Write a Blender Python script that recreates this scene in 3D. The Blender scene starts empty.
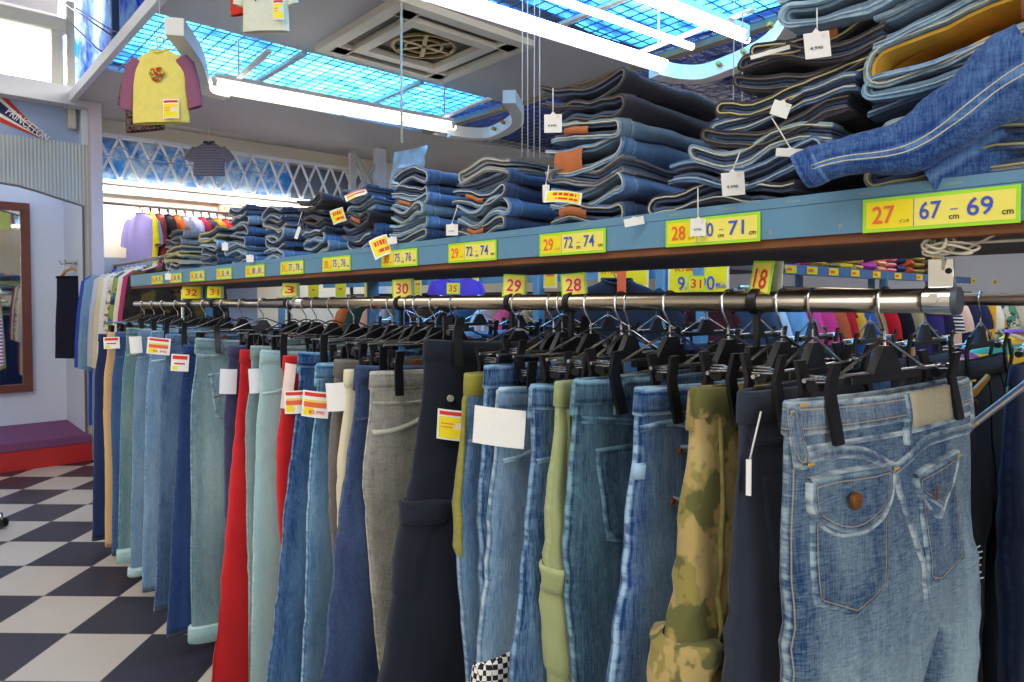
import bpy, bmesh, math, random
from mathutils import Vector, Matrix, noise
from mathutils.bvhtree import BVHTree
random.seed(7)
C = bpy.context.scene.collection
PI = math.pi
sin, cos, rad = math.sin, math.cos, math.radians

# ------------------------------------------------------------------ camera
# world X = across the rack (p), Y = along the rack (t), Z up; the camera stands at the origin, 1.17 m up
YAW = rad(42); PITCH = rad(1.5); FPX = 683.0; HC = 1.17; HOR = 299.5
SH = (341 - HOR) - FPX * math.tan(PITCH)
cd = bpy.data.cameras.new('camera'); cam = bpy.data.objects.new('camera', cd); C.objects.link(cam)
cam.location = (0, 0, HC); cam.rotation_euler = (PI/2 - PITCH, 0, -YAW)
cd.sensor_width = 36; cd.lens = FPX / 1024 * 36; cd.shift_y = -SH / 1024; cd.clip_start = .02
bpy.context.scene.camera = cam
FW = Vector((sin(YAW) * cos(PITCH), cos(YAW) * cos(PITCH), -sin(PITCH)))
RT = Vector((cos(YAW), -sin(YAW), 0))
UP = RT.cross(FW)
def ray(x, y):
    return FW + RT * ((x - 512) / FPX) + UP * ((341 - SH - y) / FPX)
def at(x, y, p=None, t=None, z=None):
    d = ray(x, y)
    k = p / d.x if p is not None else t / d.y if t is not None else (z - HC) / d.z
    return Vector((0, 0, HC)) + d * k
def t_of(x, p, y=HOR): return at(x, y, p=p).y
def p_of(x, t, y=HOR): return at(x, y, t=t).x

# ------------------------------------------------------------------ node helpers
def lin(h):
    if not isinstance(h, str): return tuple(h)[:3] + (1,)
    h = h.lstrip('#'); o = []
    for i in (0, 2, 4):
        v = int(h[i:i+2], 16) / 255
        o.append(v / 12.92 if v <= .04045 else ((v + .055) / 1.055) ** 2.4)
    return (*o, 1)
class NB:
    def __init__(s, name):
        s.m = bpy.data.materials.new(name); s.m.use_nodes = True
        s.nt = s.m.node_tree; s.nt.nodes.clear()
        s.out = s.nt.nodes.new('ShaderNodeOutputMaterial')
    def n(s, typ, **kw):
        nd = s.nt.nodes.new(typ)
        for k, v in kw.items(): setattr(nd, k, v)
        return nd
    def put(s, sock, v):
        if hasattr(v, 'is_output') or isinstance(v, bpy.types.NodeSocket): s.nt.links.new(v, sock)
        elif v is not None: sock.default_value = v
    def math(s, op, a, b=None, clamp=False):
        nd = s.n('ShaderNodeMath', operation=op, use_clamp=clamp)
        s.put(nd.inputs[0], a)
        if b is not None: s.put(nd.inputs[1], b)
        return nd.outputs[0]
    def mix(s, f, a, b, blend='MIX'):
        nd = s.n('ShaderNodeMix', data_type='RGBA', blend_type=blend)
        s.put(nd.inputs[0], f); s.put(nd.inputs[6], a); s.put(nd.inputs[7], b)
        return nd.outputs[2]
    def step(s, v, a, b):            # smooth 0..1 as v goes a -> b
        nd = s.n('ShaderNodeMapRange', interpolation_type='SMOOTHSTEP')
        s.put(nd.inputs[0], v); nd.inputs[1].default_value = a; nd.inputs[2].default_value = b
        nd.inputs[3].default_value = 0; nd.inputs[4].default_value = 1
        return nd.outputs[0]
    def obj(s): return s.n('ShaderNodeTexCoord').outputs['Object']
    def uv(s):
        nd = s.n('ShaderNodeUVMap'); nd.uv_map = 'UV'
        sp = s.n('ShaderNodeSeparateXYZ'); s.nt.links.new(nd.outputs[0], sp.inputs[0])
        return sp.outputs[0], sp.outputs[1]
    def noise(s, vec, mul, detail=2, off=0, rough=.5):
        mp = s.n('ShaderNodeMapping'); s.put(mp.inputs[0], vec)
        mp.inputs['Scale'].default_value = mul if hasattr(mul, '__len__') else (mul,) * 3
        mp.inputs['Location'].default_value = (off, off * .7, off * .3)
        nd = s.n('ShaderNodeTexNoise'); nd.inputs['Scale'].default_value = 1
        nd.inputs['Detail'].default_value = detail; nd.inputs['Roughness'].default_value = rough
        s.nt.links.new(mp.outputs[0], nd.inputs['Vector'])
        return nd.outputs['Fac']
    def bsdf(s, col, rough=.6, metal=0, bump=None, bs=.3, bd=.002, spec=.5, sheen=0):
        b = s.n('ShaderNodeBsdfPrincipled')
        s.put(b.inputs['Base Color'], col); s.put(b.inputs['Roughness'], rough); s.put(b.inputs['Metallic'], metal)
        b.inputs['Specular IOR Level'].default_value = spec
        if sheen: b.inputs['Sheen Weight'].default_value = sheen
        if bump is not None:
            bn = s.n('ShaderNodeBump'); bn.inputs['Strength'].default_value = bs; bn.inputs['Distance'].default_value = bd
            s.nt.links.new(bump, bn.inputs['Height']); s.nt.links.new(bn.outputs[0], b.inputs['Normal'])
        s.nt.links.new(b.outputs[0], s.out.inputs[0])
        return s.m
def mat(name, col, rough=.6, metal=0, var=.12, scale=40, spec=.4, bump=.15):
    b = NB(name); c = lin(col)
    n = b.noise(b.obj(), scale, 3)
    d = tuple(max(0, x * (1 - var)) for x in c[:3]) + (1,)
    e = tuple(min(1, x * (1 + var)) for x in c[:3]) + (1,)
    return b.bsdf(b.mix(n, d, e), rough, metal, n if bump else None, bump, .001, spec)
def emit(name, col, st):
    b = NB(name); e = b.n('ShaderNodeEmission'); e.inputs[0].default_value = lin(col); e.inputs[1].default_value = st
    b.nt.links.new(e.outputs[0], b.out.inputs[0]); return b.m
_dc = {}
def denim(name, dark, light, fade=.4, streak=.5, cross=.1, seam=.5, stitch='#c9b98f', thigh=.25, seed=0, blotch=.5, stitched=.0):
    """cloth with warp streaks, wear along the seams and a worn thigh; UV u = metres from the nearest seam, v = height"""
    key = (dark, light, fade, streak, cross, seam, stitch, thigh, seed, blotch, stitched)
    if key in _dc: return _dc[key]
    b = NB(name); u, v = b.uv(); o = b.obj()
    n1 = b.noise(o, (480, 480, 34), 3, seed, .6)
    n2 = b.noise(o, (75, 75, 480), 3, seed + 3, .6)
    n3 = b.noise(o, (9, 9, 4.5), 4, seed + 7, .62)
    n4 = b.noise(o, (60, 60, 5), 3, seed + 5, .6)
    S = lambda n, k: b.math('MULTIPLY', b.math('SUBTRACT', n, .5), k)
    f = b.math('ADD', fade - .12, S(n1, streak * 1.4))
    f = b.math('ADD', f, S(n4, streak * .8))
    if cross: f = b.math('ADD', f, S(n2, cross * 1.7))
    f = b.math('ADD', f, S(n3, blotch * 1.3))
    if thigh:
        q = b.math('DIVIDE', b.math('ADD', v, .42), .18)
        g = b.math('POWER', 2.718, b.math('MULTIPLY', b.math('MULTIPLY', q, q), -1))
        g = b.math('MULTIPLY', g, b.step(u, .02, .08))
        f = b.math('ADD', f, b.math('MULTIPLY', g, thigh))
        f = b.math('ADD', f, b.math('MULTIPLY', b.math('MULTIPLY', b.step(u, .02, .05), b.math('SUBTRACT', 1, b.step(u, .06, .11))), .14))
    if seam:
        pk = b.noise(o, (30, 30, 95), 2, seed + 11)
        s1 = b.math('SUBTRACT', 1, b.step(u, .0012, .0055))
        f = b.math('ADD', f, b.math('MULTIPLY', b.math('MULTIPLY', s1, b.step(pk, .30, .62)), seam * .75))
        s2 = b.math('SUBTRACT', 1, b.step(u, .004, .02))
        f = b.math('ADD', f, b.math('MULTIPLY', b.math('MULTIPLY', s2, b.step(pk, .42, .66)), seam * .28))
        dk = b.math('MULTIPLY', b.step(u, .0045, .0065), b.math('SUBTRACT', 1, b.step(u, .0065, .012)))
        f = b.math('SUBTRACT', f, b.math('MULTIPLY', dk, seam * .3))
    f = b.math('ADD', f, 0, True)
    col = b.mix(f, lin(dark), lin(light))
    if stitched:
        st = b.math('MULTIPLY', b.step(u, .0065, .0075), b.math('SUBTRACT', 1, b.step(u, .0082, .0092)))
        col = b.mix(b.math('MULTIPLY', st, stitched), col, lin(stitch))
    _dc[key] = b.bsdf(col, .88, 0, n1, .35, .0006, .2, .15)
    return _dc[key]

# ------------------------------------------------------------------ object helpers
LABELS = {}
def tag(o, label=None, cat=None, group=None, kind=None):
    if label:
        if label in LABELS and not group: print('DUP LABEL', label)
        LABELS[label] = 1; o['label'] = label
        if not 4 <= len(label.split()) <= 16: print('LABEL LEN', len(label.split()), label)
    if cat: o['category'] = cat
    if group: o['group'] = group
    if kind: o['kind'] = kind
    return o
def thing(name, label, cat, loc=(0, 0, 0), rz=0, group=None, kind=None):
    o = bpy.data.objects.new(name, None); C.objects.link(o)
    o.empty_display_size = .05; o.location = loc; o.rotation_euler = (0, 0, rz)
    return tag(o, label, cat, group, kind)
class MB:
    """collects shapes for ONE mesh"""
    def __init__(s): s.v = []; s.f = []; s.m = []; s.uv = []
    def add(s, vs, fs, mi=0, uv=None, M=None):
        k = len(s.v)
        s.v += [tuple(M @ Vector(a)) for a in vs] if M else [tuple(a) for a in vs]
        s.f += [tuple(i + k for i in f) for f in fs]; s.m += [mi] * len(fs)
        s.uv += uv if uv else [(.5, -.1)] * len(vs)
        return s
    def box(s, c, d, mi=0, M=None, ch=.0):
        x, y, z = d[0] / 2, d[1] / 2, d[2] / 2
        ch = ch or min(x, y, z) * .18
        vs = []; 
        for sx in (-1, 1):
            for sy in (-1, 1):
                for sz in (-1, 1):
                    vs += [(c[0] + sx * x, c[1] + sy * (y - ch), c[2] + sz * (z - ch)),
                           (c[0] + sx * (x - ch), c[1] + sy * y, c[2] + sz * (z - ch)),
                           (c[0] + sx * (x - ch), c[1] + sy * (y - ch), c[2] + sz * z)]
        I = lambda a, b, d_, k: ((a > 0) * 4 + (b > 0) * 2 + (d_ > 0)) * 3 + k
        fs = []
        for q in (-1, 1):
            A = [I(q, -1, -1, 0), I(q, 1, -1, 0), I(q, 1, 1, 0), I(q, -1, 1, 0)]; fs.append(A if q > 0 else A[::-1])
            A = [I(-1, q, -1, 1), I(-1, q, 1, 1), I(1, q, 1, 1), I(1, q, -1, 1)]; fs.append(A if q > 0 else A[::-1])
            A = [I(-1, -1, q, 2), I(1, -1, q, 2), I(1, 1, q, 2), I(-1, 1, q, 2)]; fs.append(A if q > 0 else A[::-1])
        for a in (-1, 1):
            for b in (-1, 1):
                fs.append([I(a, b, -1, 0), I(a, b, -1, 1), I(a, b, 1, 1), I(a, b, 1, 0)])
                fs.append([I(a, -1, b, 0), I(a, -1, b, 2), I(a, 1, b, 2), I(a, 1, b, 0)])
                fs.append([I(-1, a, b, 1), I(-1, a, b, 2), I(1, a, b, 2), I(1, a, b, 1)])
                for d_ in (-1, 1): fs.append([I(a, b, d_, 0), I(a, b, d_, 1), I(a, b, d_, 2)])
        return s.add(vs, fs, mi, None, M)
    def tube(s, pts, r, n=8, mi=0, closed=False, cap=True, M=None):
        pts = [Vector(p) for p in pts]; L = len(pts)
        rr = r if hasattr(r, '__len__') else [r] * L
        vs = []; fs = []; up = None
        for i in range(L):
            a = pts[i - 1] if (i > 0 or closed) else pts[i]
            b = pts[(i + 1) % L] if (i < L - 1 or closed) else pts[i]
            d = (b - a).normalized()
            if up is None:
                up = d.cross(Vector((0, 0, 1)))
                if up.length < .1: up = d.cross(Vector((1, 0, 0)))
                up.normalize()
            else:
                up = (up - d * up.dot(d)); up = up.normalized() if up.length > 1e-6 else d.orthogonal().normalized()
            w = d.cross(up)
            for k in range(n):
                q = 2 * PI * k / n
                vs.append(pts[i] + (up * cos(q) + w * sin(q)) * rr[i])
        for i in range(L if closed else L - 1):
            for k in range(n):
                j = (i + 1) % L; k2 = (k + 1) % n
                fs.append((i * n + k, i * n + k2, j * n + k2, j * n + k))
        if cap and not closed:
            fs.append(tuple(range(n))[::-1]); fs.append(tuple((L - 1) * n + k for k in range(n)))
        return s.add(vs, fs, mi, None, M)
    def prism(s, poly, d0, d1, mi=0, M=None):
        """poly in (x,z), extruded along y d0..d1"""
        n = len(poly)
        vs = [(a, d0, b) for a, b in poly] + [(a, d1, b) for a, b in poly]
        fs = [tuple(range(n)), tuple(range(n, 2 * n))[::-1]] + [(i, i + n, (i + 1) % n + n, (i + 1) % n) for i in range(n)]
        return s.add(vs, fs, mi, None, M)
    def grid(s, fn, nx, ny, mi=0, uvfn=None, M=None):
        vs = [fn(i / nx, j / ny) for j in range(ny + 1) for i in range(nx + 1)]
        uv = [uvfn(i / nx, j / ny) for j in range(ny + 1) for i in range(nx + 1)] if uvfn else None
        fs = [(j * (nx + 1) + i, j * (nx + 1) + i + 1, (j + 1) * (nx + 1) + i + 1, (j + 1) * (nx + 1) + i) for j in range(ny) for i in range(nx)]
        return s.add(vs, fs, mi, uv, M)
    def mesh(s, name, mats):
        me = bpy.data.meshes.new(name); me.from_pydata(s.v, [], s.f)
        mats = mats if isinstance(mats, (list, tuple)) else [mats]
        for m in mats: me.materials.append(m)
        if len(mats) > 1: me.polygons.foreach_set('material_index', s.m)
        ul = me.uv_layers.new(name='UV')
        vi = [0] * len(me.loops); me.loops.foreach_get('vertex_index', vi)
        flat = []
        for i in vi: flat += s.uv[i]
        ul.data.foreach_set('uv', flat)
        return me
    def build(s, name, mats, parent=None, smooth=True, loc=None, M=None, sharp=None):
        me = s.mesh(name, mats)
        bm = bmesh.new(); bm.from_mesh(me); bmesh.ops.recalc_face_normals(bm, faces=bm.faces[:]); bm.to_mesh(me); bm.free()
        me.polygons.foreach_set('use_smooth', [smooth] * len(me.polygons))
        if smooth and sharp: me.set_sharp_from_angle(angle=rad(sharp))
        o = bpy.data.objects.new(name, me); C.objects.link(o)
        if parent: o.parent = parent
        if loc: o.location = loc
        if M: o.matrix_basis = M
        return o
def struct(name, mb, m, smooth=False, sharp=None):
    o = mb.build(name, m, None, smooth, sharp=sharp); o['kind'] = 'structure'; return o
def link_copy(o, parent=None):
    c = o.copy(); C.objects.link(c)
    if parent: c.parent = parent
    return c
def copy_tree(o, parent=None, label=None):
    c = link_copy(o, parent)
    if label: tag(c, label)
    for ch in list(o.children): copy_tree(ch, c)
    return c
def inst(me, name, parent=None, M=None, m=None):
    o = bpy.data.objects.new(name, me); C.objects.link(o)
    if parent: o.parent = parent
    if M: o.matrix_basis = M
    if m: o.material_slots[0].link = 'OBJECT'; o.material_slots[0].material = m
    return o
def interp(tab, z):
    for (a, va), (b, vb) in zip(tab, tab[1:]):
        if z <= b or (b, vb) == tab[-1]:
            k = min(1, max(0, (z - a) / (b - a))); k = k * k * (3 - 2 * k)
            return va + (vb - va) * k
def sm(a, b, x):
    k = min(1, max(0, (x - a) / (b - a))); return k * k * (3 - 2 * k)
ORD = ['first', 'second', 'third', 'fourth', 'fifth', 'sixth', 'seventh', 'eighth', 'ninth', 'tenth', 'eleventh', 'twelfth', 'thirteenth', 'fourteenth',
       'fifteenth', 'sixteenth', 'seventeenth', 'eighteenth', 'nineteenth', 'twentieth', 'twenty-first', 'twenty-second', 'twenty-third', 'twenty-fourth', 'twenty-fifth', 'twenty-sixth', 'twenty-seventh', 'twenty-eighth']

# ------------------------------------------------------------------ lettering (flat print), made first while the scene is empty
_tx = {}
def text_mesh(s, bold=.012):
    if (s, bold) in _tx: return _tx[(s, bold)]
    cu = bpy.data.curves.new('lettering', 'FONT'); cu.body = s; cu.size = 1; cu.offset = bold
    cu.align_x = 'CENTER'; cu.align_y = 'CENTER'; cu.resolution_u = 3
    o = bpy.data.objects.new('lettering', cu); C.objects.link(o)
    dg = bpy.context.evaluated_depsgraph_get()
    me = bpy.data.meshes.new_from_object(o.evaluated_get(dg))
    bpy.data.objects.remove(o); bpy.data.curves.remove(cu)
    xs = [v.co.x for v in me.vertices] or [0]; ys = [v.co.y for v in me.vertices] or [0]
    cx, cy = (min(xs) + max(xs)) / 2, (min(ys) + max(ys)) / 2
    for v in me.vertices: v.co.x -= cx; v.co.y -= cy
    me['w'] = max(xs) - min(xs); me['h'] = max(ys) - min(ys)
    _tx[(s, bold)] = me; return me
for s_ in ['27', '28', '29', '30', '31', '32', '33', '34', '35', '36', '67', '69', '70', '71', '72', '74', '75', '76', '77', '78', '79', '80', '81', '82', '84', '85', '86', '88', '90', '92', '-', 'cm',
           '\u30a4\u30f3\u30c1', '18', '\u00a51,990', '\u00a53,990', '3', 'K188', '95 90', '\u7a0e\u8fbc', '4,990', 'JEM', 'PRINCETON', '00']:
    text_mesh(s_)
def lettering(s, parent, x, y, h, m, w=None, z=.0016, rot=0):
    """print centred at x, y on the card's face, h metres tall (fits width w)"""
    me = text_mesh(s).copy(); me.materials.clear(); me.materials.append(m)
    sy = h / max(.05, me['h']); sx = sy
    if w: sx = w / max(.05, me['w'])
    o = bpy.data.objects.new('lettering', me); C.objects.link(o); o.parent = parent
    o.matrix_basis = Matrix.Translation((x, y, z)) @ Matrix.Rotation(rot, 4, 'Z') @ Matrix.Diagonal((sx, sy, 1, 1))
    return o
# a card facing the aisle (-X): local x -> world -Y, local y -> world Z
FACE = Matrix(((0, 0, -1, 0), (-1, 0, 0, 0), (0, 1, 0, 0), (0, 0, 0, 1)))
def face_dir(az, tilt=0, roll=0):
    """frame whose +z looks along heading az (0 = +X, counter-clockwise), y up"""
    zz = Vector((cos(az) * cos(tilt), sin(az) * cos(tilt), sin(tilt)))
    xx = Vector((0, 0, 1)).cross(zz).normalized(); yy = zz.cross(xx)
    M = Matrix((xx, yy, zz)).transposed().to_4x4()
    return M @ Matrix.Rotation(roll, 4, 'Z')
# ------------------------------------------------------------------ plain materials
M_ = {}
M_['chrome'] = mat('chrome', '#d8d8d8', .16, 1, .05, 20, .5, 0)
M_['pipe'] = mat('brushed_pipe', '#b4a896', .24, 1, .06, 60, .5, .05)
M_['black_plastic'] = mat('black_plastic', '#15161a', .38, 0, .2, 30)
M_['wire'] = mat('hanger_wire', '#c9c9cc', .25, 1, .05, 30, .5, 0)
M_['white'] = mat('white_card', '#f2f2ee', .6, 0, .03)
M_['paleblue_card'] = mat('pale_card', '#dfe6f0', .6, 0, .03)
M_['pink_card'] = mat('pink_card', '#f2dcd4', .6, 0, .03)
M_['red_ink'] = mat('red_ink', '#e2382c', .6, 0, .05)
M_['orange_ink'] = mat('orange_ink', '#ee6a3a', .6, 0, .05)
M_['magenta_ink'] = mat('magenta_ink', '#d6246a', .6, 0, .05)
M_['blue_ink'] = mat('blue_ink', '#3f56c8', .6, 0, .05)
M_['black_ink'] = mat('black_ink', '#2a2a2a', .6, 0, .05)
M_['yellow_card'] = mat('yellow_card', '#f7e21e', .5, 0, .04)
M_['paleyellow_card'] = mat('pale_yellow_card', '#f4e96a', .5, 0, .04)
M_['lime'] = mat('lime_border', '#a5e632', .5, 0, .04)
M_['string'] = mat('string', '#e6e6e0', .8, 0, .05)
M_['cord'] = mat('cord', '#c9c2b0', .8, 0, .1)
M_['leather'] = mat('leather_patch', '#b5683a', .65, 0, .25, 60)
M_['leather_dark'] = mat('dark_leather', '#7a4526', .6, 0, .25, 60)
M_['tan_patch'] = mat('pale_patch', '#b5ab90', .8, 0, .15, 200)
M_['copper'] = mat('copper', '#b0703a', .4, .8, .2, 300)
M_['brass'] = mat('brass', '#c09a50', .35, .9, .1)
M_['rim_pale'] = mat('pale_edge_thread', '#c4c4b4', .9, 0, .3, 300)
M_['rim_yellow'] = mat('yellow_edge_thread', '#c4bc86', .9, 0, .25, 300)
M_['rim_blue'] = mat('blue_edge_thread', '#9db4c4', .9, 0, .3, 300)
M_['rim_dark'] = mat('dark_edge_thread', '#6b655c', .9, 0, .3, 300)
M_['gold'] = mat('gold_thread', '#d8a436', .7, 0, .1)
M_['wood'] = mat('hanger_wood', '#c98f4e', .5, 0, .2, 40)
M_['steel_blue'] = mat('blue_painted_steel', '#5f8fae', .45, 0, .12, 14, .5, .08)
M_['board'] = mat('brown_board', '#7a4a2a', .6, 0, .3, 12)
M_['under'] = mat('board_underside', '#5d4f4c', .8, 0, .2, 12)

# ------------------------------------------------------------------ room
def wall(name, c, d, m):
    return struct(name, MB().box(c, d, ch=.002), m)
# checkerboard floor, 0.3 m tiles square to the camera
fb = NB('checker_tiles'); mp = fb.n('ShaderNodeMapping'); fb.put(mp.inputs[0], fb.obj())
mp.vector_type = 'TEXTURE'; mp.inputs['Rotation'].default_value = (0, 0, -YAW - rad(1.0))
off_ = RT * -.105 + Vector((sin(YAW), cos(YAW), 0)) * -.05; mp.inputs['Location'].default_value = (off_.x, off_.y, 0)
sp = fb.n('ShaderNodeSeparateXYZ'); fb.nt.links.new(mp.outputs[0], sp.inputs[0])
TS = .2985
tx = fb.math('DIVIDE', fb.math('ADD', sp.outputs[0], .0), TS); ty = fb.math('DIVIDE', fb.math('ADD', sp.outputs[1], .0), TS)
par = fb.math('PINGPONG', fb.math('ADD', fb.math('FLOOR', tx), fb.math('FLOOR', ty)), 1)
gx = fb.math('ABSOLUTE', fb.math('SUBTRACT', fb.math('FRACT', tx), .5)); gy = fb.math('ABSOLUTE', fb.math('SUBTRACT', fb.math('FRACT', ty), .5))
jt = fb.step(fb.math('MAXIMUM', gx, gy), .488, .497)
nn = fb.noise(fb.obj(), (3, 3, 3), 4); sc = fb.noise(fb.obj(), (9, 40, 9), 4, 3, .65)
cA = fb.mix(nn, lin('#c2b8ac'), lin('#d6cec4')); cB = fb.mix(nn, lin('#2f2c36'), lin('#45424e'))
cB = fb.mix(fb.math('MULTIPLY', fb.step(sc, .66, .74), .35), cB, lin('#8a8694'))
tile = fb.mix(par, cA, cB)
tile = fb.mix(fb.math('MULTIPLY', jt, .6), tile, lin('#55504e'))
FLOOR_PAR = par
fb.bsdf(tile, fb.math('ADD', fb.math('MULTIPLY', nn, .2), .28), 0, None, spec=.4)
struct('floor', MB().box((2.5, 2, -.05), (12, 13, .1), ch=.001), fb.m)
m_wall = mat('cream_wall', '#e4d8c2', .8, 0, .06, 2)
m_wall2 = mat('grey_wall', '#b9bcc4', .8, 0, .06, 2)
m_alc = mat('pale_blue_alcove', '#d3dcea', .7, 0, .05, 2)
m_ceil = mat('grey_ceiling', '#b2b0b2', .55, 0, .08, 3)
m_roof = mat('dark_roof', '#9a9aa2', .8, 0, .08, 3)
m_beam = mat('pale_grey_beam', '#c8c8cc', .6, 0, .06, 8)
wall('wall_back', (5.2, 6.15, 1.85), (8.3, .1, 3.7), m_wall)
wall('wall_right', (8.4, 1.5, 1.85), (.1, 10, 3.7), m_wall2)
wall('wall_left', (-3.4, 1.5, 1.85), (.1, 10, 3.7), m_wall)
wall('wall_front', (2.5, -4.3, 1.85), (12, .1, 3.7), m_wall)
wall('wall_high_bay', (-1.1, 7.3, 1.85), (5, .1, 3.7), m_wall2)
wall('trim_grey_dado', (1.75, 6.085, .75), (1.3, .03, 1.5), mat('grey_dado', '#8f98a8', .6, 0, .06, 5))
wall('ceiling_roof', (2.5, 1.5, 3.75), (12, 11.8, .1), m_roof)
# lowered ceiling: grey panels, film-covered bays between them
wall('ceiling', (2.13, 3.11, 2.595), (2.36, 1.16, .04), m_ceil)
wall('ceiling_rear', (4.6, 5.45, 2.595), (7.3, 1.3, .04), m_ceil)
wall('ceiling_side', (7.2, 2.2, 2.62), (2.4, 5.2, .04), m_ceil)
wall('ceiling_front', (2.13, -.95, 2.595), (2.36, 1.9, .04), m_ceil)
wall('trim_ceiling_edge', (.935, 2.2, 2.585), (.035, 7.6, .07), mat('pale_edge_strip', '#d6dae0', .5, 0, .05, 9))
wall('trim_ceiling_rib', (3.34, 3.0, 2.585), (.06, 3.6, .05), mat('tan_rib', '#8f8168', .6, 0, .1, 9))
# blue film over wire mesh
def film(name, seed, dark, light, tr=.75, sc=((2.2, 3.5, 2.2), (6, 9, 6))):
    b = NB(name); o = b.obj()
    n = b.noise(o, sc[0], 4, seed, .65); n2 = b.noise(o, sc[1], 3, seed + 4, .6)
    f = b.math('ADD', b.math('MULTIPLY', n, .55), b.math('MULTIPLY', n2, .45))
    f = b.step(f, .37, .62)
    col = b.mix(f, lin(dark), lin(light))
    bn = b.n('ShaderNodeBump'); bn.inputs['Strength'].default_value = .9; bn.inputs['Distance'].default_value = .03
    b.nt.links.new(n2, bn.inputs['Height'])
    t = b.n('ShaderNodeBsdfTranslucent'); b.nt.links.new(col, t.inputs[0])
    g = b.n('ShaderNodeBsdfPrincipled'); b.nt.links.new(col, g.inputs['Base Color']); g.inputs['Roughness'].default_value = .16
    g.inputs['Specular IOR Level'].default_value = .8; b.nt.links.new(bn.outputs[0], g.inputs['Normal'])
    mx = b.n('ShaderNodeMixShader'); mx.inputs[0].default_value = 1 - tr
    b.nt.links.new(t.outputs[0], mx.inputs[1]); b.nt.links.new(g.outputs[0], mx.inputs[2])
    b.nt.links.new(mx.outputs[0], b.out.inputs[0]); return b.m
m_film = film('blue_film', 2, '#1848d2', '#56d0f8')
def crumple(x0, x1, y0, y1, z, amp, nx, ny, seed):
    return MB().grid(lambda a, b: (x0 + (x1 - x0) * a, y0 + (y1 - y0) * b,
        z + amp * noise.noise((x0 + (x1 - x0) * a * 3 + seed, (y0 + (y1 - y0) * b) * 5, seed))), nx, ny)
struct('ceiling_film_panel', crumple(.96, 3.3, 3.69, 4.8, 2.64, .03, 60, 30, 1), m_film, True)
struct('ceiling_film_bay', crumple(.96, 3.3, 0, 2.53, 2.64, .03, 60, 60, 9), m_film, True)
m_film2 = film('shaded_blue_film', 5, '#18306e', '#2c4aa0', .5)  # same blue film, its unlit look painted in as darker colour
struct('ceiling_film_deep', crumple(3.37, 6.0, -.4, 4.8, 2.66, .03, 40, 60, 4), m_film2, True)
m_mesh = mat('mesh_wire', '#44558c', .4, .6, .1)
def wire_grid(x0, x1, y0, y1, z, st):
    g = MB(); n = int((x1 - x0) / st); k = int((y1 - y0) / st)
    for i in range(n + 1): g.box((x0 + i * st, (y0 + y1) / 2, z), (.006, y1 - y0, .005))
    for j in range(k + 1): g.box(((x0 + x1) / 2, y0 + j * st, z + .005), (x1 - x0, .006, .005))
    return g
struct('trim_mesh_panel', wire_grid(.97, 3.3, 3.7, 4.8, 2.59, .075), m_mesh)
struct('trim_mesh_bay', wire_grid(.97, 3.3, .1, 2.52, 2.59, .075), m_mesh)
struct('trim_mesh_deep', wire_grid(3.38, 5.9, -.3, 4.8, 2.6, .085), mat('dark_mesh_wire', '#4a5578', .5, .4, .1))
for k, (x, y0, y1) in enumerate([(1.75, 3.7, 4.8), (2.55, 3.7, 4.8), (1.75, .1, 2.52), (2.55, .1, 2.52)]):
    struct('trim_film_bar_%d' % (k + 1), MB().box((x, (y0 + y1) / 2, 2.575), (.03, y1 - y0, .02)), mat('film_bar', '#b8b4a4', .5, 0, .08))

# high bay at the left: beam, post, bright window, foil curtain
TB = 5.66
wall('trim_beam', (-.25, TB + .05, 2.60), (2.74, .12, .13), m_beam)
wall('trim_post', (1.08, TB + .02, 1.3), (.075, .08, 2.6), mat('post_paint', '#cdbfc6', .6, 0, .1, 8))
a0, a1 = at(-40, 12, t=5.8), at(50, 90, t=5.8)
ww, wh, wc = a1.x - a0.x, a0.z - a1.z, (a0 + a1) / 2
struct('window_1', MB().box((wc.x, wc.y, wc.z), (ww, .02, wh), ch=.001), emit('daylit_pane', '#ffffff', 3.2))
wf = MB()
wf.box((a1.x + .04, 5.79, wc.z), (.07, .09, wh + .16)); wf.box((a1.x + .13, 5.82, wc.z), (.05, .05, wh + .5))
wf.box((wc.x, 5.79, a0.z + .05), (ww + .2, .1, .1)); wf.box((wc.x, 5.79, a1.z - .035), (ww + .2, .1, .07))
struct('window_frame', wf, mat('window_frame_paint', '#c4c0b0', .5, 0, .08))
wall('wall_lintel', (-.3, 5.9, 2.45), (2.7, .06, .5), mat('blue_grey_wall', '#9fb0d2', .8, 0, .06, 3))
m_foil = film('blue_foil', 11, '#1450d8', '#d4f2ff', .72, ((7, 7, 1.6), (16, 16, 5)))  # pale stretched streaks paint the foil's white highlights into its colour
f0, f1 = at(58, 90, t=5.95), at(200, 0, t=5.95)
def foil(a, b):
    x = f0.x + (f1.x - f0.x) * a; z = 2.6 + 1.1 * b
    return (x, 5.95 + .05 * sin(x * 26) + .05 * noise.noise((x * 9, z * 4, 2)), z)
struct('wall_foil_curtain', MB().grid(foil, 70, 40), m_foil, True)
for k, (xa, ya, xb, yb) in enumerate([(60, 0, 160, 60), (76, 8, 150, 45), (66, 18, 128, 70)]):
    A, B = at(xa, ya, t=5.75), at(xb, yb, t=5.0)
    struct('trim_cable_%d' % (k + 1), MB().tube([A, (A + B) / 2 + Vector((0, 0, -.03)), B], .006, 6), M_['black_plastic'], True)
bk = at(115, 30, t=5.8)
struct('trim_dark_mullion', MB().box((bk.x, 5.8, 3.15), (.05, .05, 1.0)), mat('dark_mullion', '#20304f', .6))

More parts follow.
